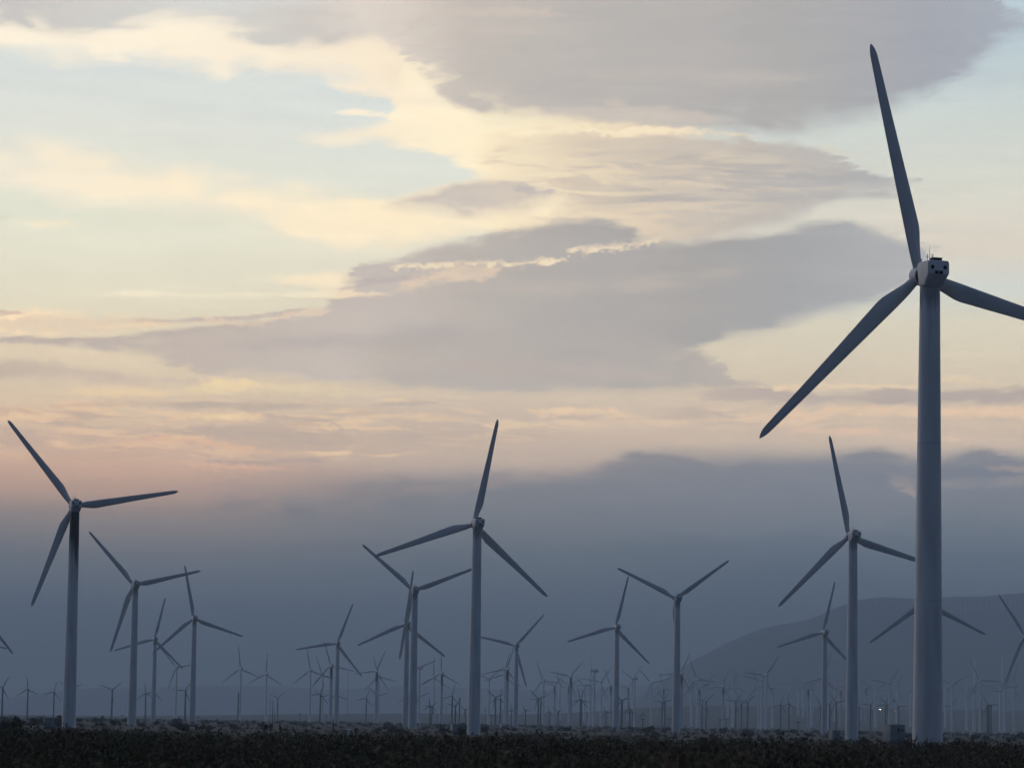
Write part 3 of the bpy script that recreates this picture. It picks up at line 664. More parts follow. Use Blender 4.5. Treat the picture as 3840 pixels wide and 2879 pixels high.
_l.new(_rp(_nz(0.035), 0.40, (0.052, 0.053, 0.056), 0.62, (0.084, 0.085, 0.090)), _m1.inputs[6])
_l.new(_rp(_nz(0.6), 0.35, (0.55, 0.55, 0.52), 0.65, (1.1, 1.08, 1.05)), _m1.inputs[7])
_l.new(_m1.outputs[2], _b.inputs['Base Color'])
us = np.unique(np.concatenate([np.linspace(-0.75, -0.2, 12), np.linspace(-0.2, 0.26, 150), np.linspace(0.26, 0.75, 12)]))
ys = np.unique(np.concatenate([np.linspace(-300, 100, 9), np.geomspace(100, 3000, 70), np.linspace(3000, 13000, 130), np.linspace(13000, 18000, 8)]))
def gfn(X, Y):
    z = ground(X, Y)
    return z * np.where(Y > 12000, 1 - 0.4 * sstep((Y - 12000) / 4000), 1) + np.where(Y > 8200, (5.0 * np.sin(X * 0.0062 + Y * 0.0023) * np.sin(Y * 0.0034) + 3.5 * np.sin(X * 0.021 + Y * 0.004)) * sstep((z - 60) / 180), 0)
g = link_obj('ground', grid_mesh('ground', us, ys, gfn), [MT_SAND]); g['kind'] = 'structure'

# faint far ranges seen through the air
def range_obj(name, prof, Y0, depth, mt, jag):
    pr = []
    for x, y in prof:
        d = ray(x * W / 2211, y * W / 2211); pr.append((d.x, CAMZ + Y0 * d.z))
    px_, pz_ = np.array([a for a, b in pr]), np.array([b for a, b in pr])
    us_ = np.linspace(-0.62, 0.62, 420)
    hz = np.interp(us_, px_, pz_)
    rr = np.random.default_rng(5)
    for f, a in ((40, 1.0), (95, 0.5), (210, 0.25)):
        hz = hz + jag * a * np.sin(us_ * f + rr.uniform(0, 6)) * np.clip(hz / 100, 0, 1)
    hz = np.clip(hz, 8, HAZE_TOP - 8)
    rows = []
    for t in np.linspace(0, 1, 14):
        y = Y0 - depth * (1 - t); s = t ** 1.25
        rows.append(np.stack([us_ * y, np.full_like(us_, y), -1.5 + (hz + 1.5) * s + jag * 0.8 * np.sin(us_ * 150 + t * 9) * t * (1 - t)], -1))
    rows.append(np.stack([us_ * (Y0 + 60), np.full_like(us_, Y0 + 60), np.full_like(us_, -0.5)], -1))
    v = np.concatenate(rows); nu = len(us_); ny = len(rows)
    idx = np.arange(nu * ny).reshape(ny, nu)
    q = np.stack([idx[:-1, :-1], idx[:-1, 1:], idx[1:, 1:], idx[1:, :-1]], -1).reshape(-1, 4)
    me = bpy.data.meshes.new(name); me.from_pydata(v.tolist(), [], q.tolist())
    me.polygons.foreach_set('use_smooth', [True] * len(me.polygons))
    o = link_obj(name, me, [mt]); o['kind'] = 'structure'
    return o
range_obj('mountains', [(-900, 1522), (-200, 1512), (0, 1506), (90, 1492), (200, 1484), (330, 1488), (480, 1480), (640, 1484), (760, 1488), (900, 1478), (1050, 1482), (1200, 1486), (1380, 1480), (1500, 1472), (1700, 1452), (1960, 1442), (2211, 1432), (2600, 1442), (3500, 1462)], 17200, 3600, MT_MOUNT, 7.0)

# ------------------------------------------------------------------ wind turbines
YAW = R(20.0)
LM = [(162, 'the oil-stained tower'), (292, 'the second tall tower'), (420, 'the third tall tower'), (732, 'the lone mid-left turbine'), (897, 'the paired towers'), (1031, 'the central turbine'),
      (1333, 'the mid-right turbine'), (1465, 'the Y-bladed turbine'), (1782, 'the hillside turbine'), (1841, 'the right mid turbine'), (2008, 'the giant tower')]
INST = []
def place(px, hy, Hh, base=None):
    d = ray(px, hy)
    if base is None:
        Y = (Hh - CAMZ) / d.z
        z = gz(d.x * Y, Y)
        Y = (Hh + z - CAMZ) / d.z
    else:
        Y = Hh * FPX / (base - hy)
        if hor(px) - base > 90:                       # stands up on the hillside
            b_ = ray(px, base); Y = 5000.0
            while Y < 12000 and CAMZ + b_.z * Y > gz(b_.x * Y, Y): Y += 10
    X = d.x * Y; z = gz(X, Y)
    return X, Y, z, (CAMZ + d.z * Y - z) / Hh
def true_phi(a, X, Y, yaw):
    c = max(0.15, math.cos(yaw + math.atan2(X, Y)))
    a = R(a + 0.95)
    return math.atan2(math.sin(a) / c, math.cos(a))
def setm(o, mtx):
    o.matrix_parent_inverse = Matrix.Identity(4)
    o.location, o.rotation_euler, o.scale = mtx.to_translation(), mtx.to_euler(), mtx.to_scale()
def part(name, me, parent, mtx=None):
    o = bpy.data.objects.new(name, me); col.objects.link(o); o.parent = parent
    if mtx is not None: setm(o, mtx)
    return o
def turbine(kind, px, hy, a, label, group, base=None, yaw=None, stained=False, blades=3, rad=1.0, name='wind_turbine', detail=True, tip=None):
    ME, Hh, hubY = {'A': (ME_A, 40.0, HUB_A), 'C': (ME_C, 40.0, HUB_C), 'E': (ME_E, 24.0, HUB_E)}[kind]
    yaw = YAW + R(rng.uniform(-4, 4)) if yaw is None else R(yaw)
    X, Y, z, s = place(px, hy, Hh, base)
    r_ = bpy.data.objects.new(name, None); col.objects.link(r_)
    r_.location = (X, Y, z); r_.scale = (s, s, s); r_.empty_display_size = 2
    r_['label'] = label; r_['category'] = 'wind turbine'
    if group: r_['group'] = group
    yr = Matrix.Translation((0, 0, Hh)) @ Matrix.Rotation(yaw, 4, 'Z')
    TILT = R(5.0)
    yt = yr @ Matrix.Rotation(TILT, 4, 'X')            # the rotor shaft points slightly upwards
    part('tower', ME['tower2'] if stained else ME['tower3'] if kind == 'C' and base else ME['tower'], r_)
    nc = part('nacelle', ME['nac'], r_, yr)
    if kind == 'A' and detail:
        part('cooler_box', ME['cooler'], nc); part('air_vent', ME['v1'], nc); part('air_vent', ME['v2'], nc)
        part('exhaust_port', ME['e1'], nc); part('exhaust_port', ME['e2'], nc)
        part('lightning_rod', ME['rod'], nc); part('wind_sensor', ME['s1'], nc); part('wind_sensor', ME['s2'], nc)
    part('hub', ME['hub'], r_, yt)
    phi = true_phi(a, X, Y, yaw)
    if tip:                                           # swing and length from where one blade tip is seen
        hub = Vector((X, Y, z)) + s * (yt @ Vector((0, hubY, 0)))
        nrm = yt.to_3x3() @ Vector((0, 1, 0)); upv = yt.to_3x3() @ Vector((0, 0, 1)); dd = ray(*tip)
        v = CAM + dd * ((hub - CAM).dot(nrm) / dd.dot(nrm)) - hub
        phi = math.atan2(-v.dot(Vector((math.cos(yaw), math.sin(yaw), 0))), v.dot(upv))
        rad = min(1.07, max(0.93, v.length / (20.2 * s)))
    for k in range(blades):
        b = part('blade', ME['blade'], r_, yt @ Matrix.Translation((0, hubY, 0)) @ Matrix.Rotation(-(phi + k * 2 * math.pi / 3), 4, 'Y') @ Matrix.Scale(rad, 4))
    return r_
S = W / 2211.0
GA = 'tall white wind turbines'
BIG = [  # 2211-px tower-top x, hub y, blade angle, stained, label
    (2008, 594, 11.6, 0, 'giant nearest white wind turbine at right, one blade cropped by the frame'),
    (162, 1093, 37.9, 1, 'tall white turbine at far left with a black oil stain down its tower'),
    (292.5, 1263, 40.5, 0, 'white turbine just right of the oil-stained one, its blades at the same tilt'),
    (420, 1335.5, 10.3, 0, 'white turbine whose top blade crosses a neighbour blade tip, third tall tower from left'),
    (335, 1380, -13.7, 0, 'slimmer white turbine behind, between the second and third tall towers on the left'),
    (1030.5, 1132, -11.1, 0, 'tallest white turbine in the centre, standing beside a grey kiosk'),
    (896, 1275, 49.3, 0, 'white turbine left of the central one, front tower of an overlapping pair'),
    (879, 1348, -5.9, 0, 'white turbine half hidden behind the front tower of the overlapping pair'),
    (729.5, 1389, -19.2, 0, 'white turbine standing alone left of the overlapping pair, one blade nearly level'),
    (1332.5, 1354.5, -12.2, 0, 'white turbine left of the Y-bladed one, top blade touching a neighbour blade'),
    (1463, 1292, 63.8, 0, 'white turbine with two blades raised in a Y, right of centre'),
    (1115.5, 1394, -41, 0, 'smaller white turbine just right of the tallest central turbine'),
    (1842, 1158.5, 12, 0, 'white turbine just left of the giant near tower, a blade passing behind it'),
    (1781, 1366, -10.7, 0, 'smaller white turbine in front of the hill, behind the one left of the giant tower'),
    (2006, 1301, 3.5, 0, 'turbine hidden behind the giant near tower, two blades showing either side'),
    (2218, 1373, 36, 0, 'turbine at the right edge, only two blades inside the frame'),
    (-48, 1310, -22.8, 0, 'turbine off the left edge, one blade tip reaching in lower left'),
    (-61, 1380, 14.3, 0, 'smaller turbine off the left edge, its blade tip under a longer one'),
]
TIPS = [(1881, 95), (17, 907), (192, 1147), (399, 1220), (357, 1290), (1075, 905), (782, 1175), (892, 1231), (762, 1303), (1357, 1243), (1333, 1226), (1175, 1326), (1791, 940), (1803, 1255), (2133, 1372), (2156, 1283), (30, 1413), (16, 1400)]
for (x, y, a, st, lb), tp in zip(BIG, TIPS):
    turbine('A', x * S, y * S, a, lb, GA, stained=bool(st), tip=(tp[0] * S, tp[1] * S))
# slim pale turbines (source pixels): x, hub y, angle, base or None, yaw or None, dark-topped, radius factor
MIDS = [(663, 2503, 39.8, None, None, 0), (904, 2507, 6.7, None, None, 0), (1000, 2527, -2.5, None, None, 0), (1165, 2513, 8.9, None, None, 0), (1211, 2532, 18.6, None, None, 0), (1243, 2495, 16.7, None, None, 2),
        (1413, 2517, -23.3, None, None, 2), (1421, 2536, 15, None, None, 0), (1574, 2503, 36.4, None, 45, 1), (1628, 2540, -1, None, None, 0), (1657.5, 2524, 1, None, None, 2), (1835, 2545, -51, None, None, 0),
        (1903, 2509, -17.5, None, None, 2), (1894, 2529, -12, None, None, 0), (2039.5, 2551, 20.4, None, None, 0), (2141, 2536, -40, None, None, 2), (2135, 2570, 56, None, None, 2), (2230, 2515, 7, None, 78, 1),
        (2255, 2556, -37.5, None, None, 0), (2380, 2544, -33, None, 55, 1), (2444, 2561, 40.6, None, None, 0), (2556, 2525, -24, None, None, 2), (2616, 2545, 20.7, None, None, 0), (2595, 2575, 15, 2718, 70, 1),
        (2649, 2566, -44, None, 50, 0), (2874, 2532, -34, None, None, 1), (2857, 2551, -41, None, None, 0), (2846, 2570, 17.8, None, None, 0), (3096, 2541, -13.6, None, None, 0), (3336, 2561, -36, None, None, 1),
        (3570, 2568, 53, None, None, 0), (3677, 2550, 25.5, None, None, 0), (3803, 2572, -10, None, 40, 1),
        (2080, 2570, 75, 2707, None, 2), (2100, 2568, 10, 2685, None, 0), (2214, 2567, 95, 2708, None, 0), (2193, 2573, 40, 2696, None, 0), (2291, 2570, 20, 2714, None, 2), (2356, 2576, 70, 2700, None, 2),
        (2489, 2580, 15, 2712, None, 2), (2624, 2580, 50, 2722, None, 2), (2712, 2573, 100, 2726, None, 2), (2749, 2578, -18, 2719, None, 1), (2730, 2577, 35, 2694, None, 0), (2757, 2573, 5, 2700, None, 0),
        (2898, 2581, 10, 2722, 88, 1), (2964, 2561, 90, 2669, None, 0), (2994, 2573, 20, 2684, None, 0), (3013, 2583, 65, 2697, None, 0), (3032, 2580, 46, 2732, 40, 2), (3045, 2583, 0, 2722, 85, 1),
        (3109, 2568, -20, 2725, 75, 1), (3132, 2578, 30, 2697, None, 0), (3153, 2585, 80, 2718, None, 2), (3226, 2570, -35, 2690, None, 0), (3247, 2578, 10, 2696, None, 2), (3284, 2587, 55, 2719, None, 1),
        (3364, 2580, 100, 2700, None, 0), (3415, 2591, 20, 2720, 80, 1), (3546, 2592, 60, 2722, None, 1), (3626, 2595, 50, 2733, None, 1), (3653, 2593, 44, 2741, 60, 1), (3767, 2590, -25, 2735, None, 1),
        (3752, 2585, 75, 2747, None, 0), (3758, 2460, -100, 2557, None, 0), (3655, 2469, 88, 2580, None, 0)]
# small dark-towered turbines: x, hub y, angle, blades
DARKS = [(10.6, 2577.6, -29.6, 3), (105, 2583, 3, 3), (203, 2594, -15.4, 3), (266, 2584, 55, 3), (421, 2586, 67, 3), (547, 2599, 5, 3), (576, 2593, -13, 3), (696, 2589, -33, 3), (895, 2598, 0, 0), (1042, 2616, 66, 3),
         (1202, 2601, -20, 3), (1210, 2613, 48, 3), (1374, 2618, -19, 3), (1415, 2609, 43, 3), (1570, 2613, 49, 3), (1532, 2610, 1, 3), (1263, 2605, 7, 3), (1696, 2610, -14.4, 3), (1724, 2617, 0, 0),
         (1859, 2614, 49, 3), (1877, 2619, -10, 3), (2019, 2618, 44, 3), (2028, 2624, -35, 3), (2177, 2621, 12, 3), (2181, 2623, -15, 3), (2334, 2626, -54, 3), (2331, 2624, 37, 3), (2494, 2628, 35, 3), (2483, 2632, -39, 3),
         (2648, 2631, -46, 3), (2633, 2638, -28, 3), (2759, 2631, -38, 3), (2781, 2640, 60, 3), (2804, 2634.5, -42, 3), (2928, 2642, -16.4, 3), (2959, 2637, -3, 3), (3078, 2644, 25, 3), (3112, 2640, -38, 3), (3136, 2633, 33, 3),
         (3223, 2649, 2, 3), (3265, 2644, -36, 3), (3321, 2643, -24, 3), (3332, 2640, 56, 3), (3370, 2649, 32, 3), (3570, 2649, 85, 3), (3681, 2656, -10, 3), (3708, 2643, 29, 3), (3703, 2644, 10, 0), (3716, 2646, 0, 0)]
# short dark turbines far out on the flat, mostly in the dark band under the horizon: x, hub y, angle
FARS = [(1613, 2647, 20), (1620, 2650, -30), (1708, 2646, 80), (1673, 2672, 10), (1746, 2660, 50), (1918, 2662, 0), (1971, 2662, 30), (2060, 2668, 15), (2094, 2667, 70), (2273, 2668, 40), (2362, 2660, 5), (2372, 2670, -20),
        (1822, 2671, 25), (1886, 2672, 60), (2412, 2676, 15), (2700, 2690, 40), (2724, 2692, 0), (1538, 2660, 35)]
NTH = ['first', 'second', 'third', 'fourth', 'fifth', 'sixth', 'seventh', 'eighth', 'ninth', 'tenth', 'eleventh', 'twelfth', 'thirteenth', 'fourteenth', 'fifteenth', 'sixteenth', 'seventeenth', 'eighteenth', 'nineteenth', 'twentieth', 'twenty-first', 'twenty-second', 'twenty-third']
def span(px):
    xs = [q * S for q, _ in LM]
    for i, x in enumerate(xs):
        if px < x:
            return (i, ('left of ' + LM[0][1]) if i == 0 else 'between ' + LM[i - 1][1] + ' and ' + LM[i][1].replace('the ', '', 1))
    return (len(xs), 'right of ' + LM[-1][1])
def labels(xs, look):
    """one label each: look, then order from the left within the gap between two large turbines"""
    order = sorted(range(len(xs)), key=lambda i: xs[i]); cnt = {}; tot = {}
    for i in order: tot[span(xs[i])[0]] = tot.get(span(xs[i])[0], 0) + 1
    out = [None] * len(xs)
    for i in order:
        k, ph = span(xs[i]); n = cnt.get(k, 0); cnt[k] = n + 1
        pos = 'only one' if tot[k] == 1 else NTH[n] + ' from left'
        out[i] = '%s, %s %s' % (look, pos, ph)
    return out
lb = labels([q[0] for q in MIDS], 'slim pale turbine')
for (x, y, a, base, yw, dk), l_ in zip(MIDS, lb):
    t = turbine('C', x, y, a, l_, 'slim pale turbines in the middle distance', base=base, yaw=yw, stained=(dk == 2))
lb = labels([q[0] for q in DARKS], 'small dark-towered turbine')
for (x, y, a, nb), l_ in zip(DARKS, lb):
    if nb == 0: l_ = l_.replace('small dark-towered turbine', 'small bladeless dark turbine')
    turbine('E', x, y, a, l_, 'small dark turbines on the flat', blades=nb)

def mini_mesh(name, h, rad, rb, rt, cw, mats):
    """far turbine as one mesh, rotor angle a turned by the object's own copy"""
    out = []
    for a in (0, 25, 50, 75, 100):
        bm = bmesh.new()
        loft(bm, [circ(rb, -1.0, 8), circ(rt, h, 8)], True, 0)
        loft(bm, [rrect(rt, rt, h - 0.5, h + 0.7, -1.6, 0.2, 1), rrect(rt, rt, h - 0.5, h + 0.7, 1.2, 0.2, 1)], True, 1)
        for k in range(3):
            th = R(a + 120 * k)
            u = Vector((-math.sin(th), 0, math.cos(th))); v_ = Vector((math.cos(th), 0, math.sin(th)))
            c0 = Vector((0, 1.6, h)); loops = []
            for f, w_ in ((0.03, .3), (0.2, .62), (0.6, .42), (1.0, .12)):
                c = c0 + u * (f * rad)
                loops.append([tuple(c + v_ * w_ * cw), tuple(c + Vector((0, .12, 0))), tuple(c - v_ * w_ * cw), tuple(c - Vector((0, .12, 0)))])
            loft(bm, loops, True, 2)
        me = bm_mesh(name, bm)
        for q in mats: me.materials.append(q)
        out.append(me)
    return out
MINI = mini_mesh('small_wind_turbine', 13.0, 6.5, 0.55, 0.42, 0.7, [MT_STEEL, MT_DKNAC, MT_SMBLADE])
HILLM = mini_mesh('hilltop_wind_turbine', 42.0, 15.0, 1.7, 1.25, 1.3, [MT_PAINT, MT_PAINT, MT_BLADE])
lb = labels([q[0] for q in FARS], 'tiny dark turbine')
for (x, y, a), l_ in zip(FARS, lb):
    X, Y, z, s = place(x, y, 13.0)
    o = bpy.data.objects.new('small_wind_turbine', MINI[int(a % 120) // 25 % 5]); col.objects.link(o)
    o.location = (X, Y, z); o.rotation_euler = (0, 0, YAW); o['label'] = l_; o['category'] = 'wind turbine'; o['group'] = 'tiny short dark turbines far off'
RIDG = [3549, 3568, 3585, 3594, 3603, 3622, 3641, 3652, 3671, 3682, 3700, 3712, 3720, 3744, 3754, 3762, 3790, 3807, 3822, 3829, 3290, 3312, 3345, 3382, 3398]
RB = {3594: 2303, 3549: 2292}
srt = sorted(RIDG); n_l = [x for x in srt if x < 3450]; n_r = [x for x in srt if x > 3450]
ordn = lambda i: NTH[i]
for x in srt:
    d = ray(x, 2293 + rng.uniform(-6, 6))
    Y = 7000.0
    while Y < 12000 and CAMZ + d.z * Y > gz(d.x * Y, Y): Y += 8
    X = d.x * Y
    o = bpy.data.objects.new('hilltop_wind_turbine', HILLM[rng.randrange(5)]); col.objects.link(o)
    o.location = (X, Y, gz(X, Y)); o.rotation_euler = (0, 0, YAW + R(rng.uniform(-8, 8)))
    o.scale = (1, 1, rng.uniform(0.85, 1.08))
    o['label'] = ('faint white turbine on the hill crest, %s from left right of the giant tower' % ordn(n_r.index(x))) if x in n_r else ('faint white turbine on the hill crest, %s from left left of the giant tower' % ordn(n_l.index(x)))
    o['category'] = 'wind turbine'; o['group'] = 'faint turbines on the hill crest'

# ------------------------------------------------------------------ cabinets, poles, cars
def thing(name, label, cat, loc, rz=0.0, group=None):
    o = bpy.data.objects.new(name, None); col.objects.link(o); o.location = loc; o.rotation_euler = (0, 0, rz)
    o['label'] = label; o['category'] = cat
    if group: o['group'] = group
    return o
def cabinet(px, Y, w, d_, h, rz, label, plinth=0.35, wide=0.15, windows=0, door=True, m_=None, z_up=0.0):
    dd = ray(px, hor(px)); X = dd.x * Y
    t = thing('electrical_cabinet', label, 'cabinet', (X, Y, gz(X, Y) + z_up), R(rz), 'electrical cabinets beside the towers')
    m_ = m_ or MT_CAB
    bm = bmesh.new(); box(bm, -w / 2 - wide, w / 2 + wide, -d_ / 2 - wide, d_ / 2 + wide, -0.5, plinth, 0.02); link_obj('plinth', bm_mesh('plinth', bm), [MT_PLINTH], t)
    bm = bmesh.new(); box(bm, -w / 2, w / 2, -d_ / 2, d_ / 2, plinth + 0.003, plinth + h, 0.02); b = link_obj('body', bm_mesh('body', bm), [m_], t)
    bm = bmesh.new(); box(bm, -w / 2 - 0.06, w / 2 + 0.06, -d_ / 2 - 0.06, d_ / 2 + 0.06, plinth + h + 0.003, plinth + h + 0.10, 0.02); link_obj('roof', bm_mesh('roof', bm), [m_], t)
    if door:
        for sx in (-1, 1):
            bm = bmesh.new(); box(bm, sx * w * 0.24 - w * 0.22, sx * w * 0.24 + w * 0.22, -d_ / 2 - 0.03, -d_ / 2 - 0.003, plinth + 0.12, plinth + h - 0.12, 0.008)
            dr = link_obj('door', bm_mesh('door', bm), [m_], t)
            bm = bmesh.new(); box(bm, sx * 0.06 - 0.02, sx * 0.06 + 0.02, -d_ / 2 - 0.07, -d_ / 2 - 0.032, plinth + h * 0.45, plinth + h * 0.58); link_obj('handle', bm_mesh('handle', bm), [MT_BLACK], dr)
    for k in range(windows):
        bm = bmesh.new(); x0 = -0.02 + k * 0.72
        box(bm, x0, x0 + (0.34, 0.28)[k % 2], -d_ / 2 - 0.045, -d_ / 2 - 0.032, plinth + h - (1.02, .86)[k % 2], plinth + h - (0.46, .56)[k % 2]); link_obj('warning_plate', bm_mesh('warning_plate', bm), [MT_BLACK], t)
    return t
cabinet(3352, 560, 2.6, 2.4, 2.35, 24, 'large grey-green cabinet with two dark plates, left of the giant near tower', 0.5, 0.1, 2)
cabinet(3131, 600, 1.45, 1.3, 1.45, 22, 'grey cabinet on a wide plinth at the foot of the right mid turbine', 0.4, 0.28)
cabinet(1709, 690, 1.7, 1.5, 1.75, 18, 'grey cabinet standing left of the central tall turbine', 0.15, 0.06)
cabinet(186, 600, 1.8, 1.6, 1.45, 10, 'grey cabinet on a wide pale plinth left of the oil-stained tower', 0.45, 0.22)
cabinet(3, 560, 1.3, 1.2, 1.5, 10, 'grey cabinet cut by the left edge of the frame', 0.2, 0.1)
PADS = [(2211, 2100, 'small pale box cabinet right of the twin dark turbines, near mid-right white turbine'), (2125, 2250, 'small pale box cabinet beside a thick pale tower right of centre'), (2586, 2450, 'small pale box cabinet right of the Y-bladed turbine'),
        (2702, 2450, 'small pale box cabinet halfway between Y-bladed turbine and hillside-backed turbine'), (2738, 2700, 'small pale box cabinet beside a pair of thick pale towers right of centre'), (3021, 2500, 'small pale box cabinet left of the hillside-backed turbine'),
        (3618, 2300, 'small pale box cabinet right of the giant tower, leftmost there'), (3644, 2000, 'small pale box cabinet right of the giant tower, second there'), (3742, 1900, 'small pale box cabinet right of the giant tower, third there'), (3797, 1900, 'small pale box cabinet nearest the right edge'),
        (2890, 2400, 'small pale box cabinet below a broad side-on turbine'), (1885, 1500, 'small pale box cabinet between central turbine and its smaller right neighbour')]
for px, Y, l_ in PADS:
    cabinet(px, Y, 1.9, 1.6, 1.5, 15, l_, 0.2, 0.05, 0, False, MT_CABL)
def pole(px, top, Y, label, arm=True, r0=0.16):
    d = ray(px, top); X = d.x * Y; z = gz(X, Y); h = CAMZ + d.z * Y - z
    t = thing('utility_pole' if arm else 'mast', label, 'pole', (X, Y, z), R(rng.uniform(-30, 30)), 'thin poles across the flat')
    bm = bmesh.new(); tube(bm, (0, 0, -0.4), (0, 0, h), r0, r0 * 0.65, 8); link_obj('post', bm_mesh('post', bm), [MT_WOOD], t)
    if arm:
        bm = bmesh.new(); box(bm, -1.3, 1.3, 0.12, 0.26, h - 0.9, h - 0.7); link_obj('crossarm', bm_mesh('crossarm', bm), [MT_WOOD], t)
        for q in (-1.1, 0.0, 1.1):
            bm = bmesh.new(); tube(bm, (q, 0.19, h - 0.7), (q, 0.19, h - 0.42), 0.06); link_obj('insulator', bm_mesh('insulator', bm), [MT_WIRE], t)
    return t
for px, top, Y, l_, arm in [(1024, 2623, 1500, 'dark thin mast right of a small Y-bladed dark turbine, left of centre', False), (1014, 2618, 1900, 'thinner faint mast left of the dark thin mast, left of centre', False), (1031, 2661, 1700, 'short thin mast close right of the dark thin mast', False),
                            (1125, 2670, 1900, 'utility pole with crossarm left of the lone mid-left white turbine', True), (1306, 2509, 4200, 'very tall faint mast right of the lone mid-left white turbine', False), (1250, 2695, 900, 'short dark post at the foot of the lone mid-left white turbine', False),
                            (2410, 2690, 1700, 'thin pole left of the Y-bladed white turbine', True), (2509, 2688, 1700, 'thin pole just right of the Y-bladed white turbine', True), (2700, 2692, 1900, 'thin pole left of the thick pale tower pair', True),
                            (2723, 2690, 1900, 'thin pole beside the thick pale tower pair', True), (2993, 2700, 1600, 'thin pole with crossarm left of the hillside-backed turbine', True), (1843, 2676, 1800, 'thin pole left of two small dark turbines beside centre', True)]:
    pole(px, top, Y, l_, arm, 0.16 if Y < 3000 else 0.25)
def car(px, py, label, hm, rz, size=0.34):
    d = ray(px, py); Y = 4000.0
    while Y < 6900 and CAMZ + d.z * Y - 0.7 > gz(d.x * Y, Y): Y += 6
    X = d.x * Y
    t = thing('car', label, 'car', (X, Y, gz(X, Y)), R(rz), 'cars with headlights on the far road')
    bm = bmesh.new(); loft(bm, [rrect(0.85, 0.88, 0.35, 0.95, -2.2, 0.1), rrect(0.9, 0.9, 0.3, 1.0, -1.2, 0.12), rrect(0.9, 0.9, 0.3, 1.0, 2.0, 0.12)])
    link_obj('body', bm_mesh('body', bm), [MT_CAR], t)
    bm = bmesh.new(); loft(bm, [rrect(0.8, 0.85, 0.98, 1.02, -1.1, 0.02), rrect(0.65, 0.8, 0.98, 1.5, -0.4, 0.1), rrect(0.65, 0.8, 0.98, 1.5, 1.1, 0.1), rrect(0.75, 0.85, 0.98, 1.05, 1.9, 0.03)])
    link_obj('cabin', bm_mesh('cabin', bm), [MT_GLASS], t)
    for sx in (-1, 1):
        for yy in (-1.35, 1.35):
            bm = bmesh.new(); tube(bm, (sx * 0.70, yy, 0.33), (sx * 0.93, yy, 0.33), 0.33, None, 14); link_obj('wheel', bm_mesh('wheel', bm), [MT_BLACK], t)
        bm = bmesh.new(); loft(bm, [circ_y(size, -2.26, 12, sx * 0.6, 0.7), circ_y(size, -2.21, 12, sx * 0.6, 0.7)]); link_obj('headlight', bm_mesh('headlight', bm), [hm], t)
car(3300, 2659, 'far car with bright headlights on the slope, brightest of the three', MT_HEAD, 3, 0.42)
car(3327, 2661, 'far car with dim headlights seen between two dark towers', MT_HEAD2, 4)
car(3355, 2664, 'far car with dim reddish headlights, rightmost of the three', MT_HEAD2, 5)
dd = ray(3069, 2744); Y = 1700.0
t = thing('ground_marker', 'low faded red marker board on the sand left of the right mid turbine', 'marker', (dd.x * Y, Y, gz(dd.x * Y, Y)), R(8))
bm = bmesh.new(); box(bm, -0.9, 0.9, -0.04, 0.04, 0.35, 0.85, 0.01); link_obj('board', bm_mesh('board', bm), [MT_RED], t)
for sx in (-0.7, 0.7):
    bm = bmesh.new(); tube(bm, (sx, 0.08, -0.3), (sx, 0.08, 0.8), 0.04); link_obj('leg', bm_mesh('leg', bm), [MT_WIRE], t)
dd = ray(1308, 2737); Y = 520.0
t = thing('utility_pedestal', 'small white utility pedestal standing alone in the brush left of centre', 'pedestal', (dd.x * Y, Y, gz(dd.x * Y, Y)))
bm = bmesh.new(); box(bm, -0.2, 0.2, -0.15, 0.15, -0.2, 0.85, 0.04); link_obj('body', bm_mesh('body', bm), [MT_CABL], t)
bm = bmesh.new(); loft(bm, [rrect(0.24, 0.24, 0.855, 0.95, -0.2, 0.03), rrect(0.24, 0.24, 0.855, 1.02, 0.0, 0.03), rrect(0.24, 0.24, 0.855, 0.95, 0.2, 0.03)]); link_obj('cap', bm_mesh('cap', bm), [MT_CABL], t)

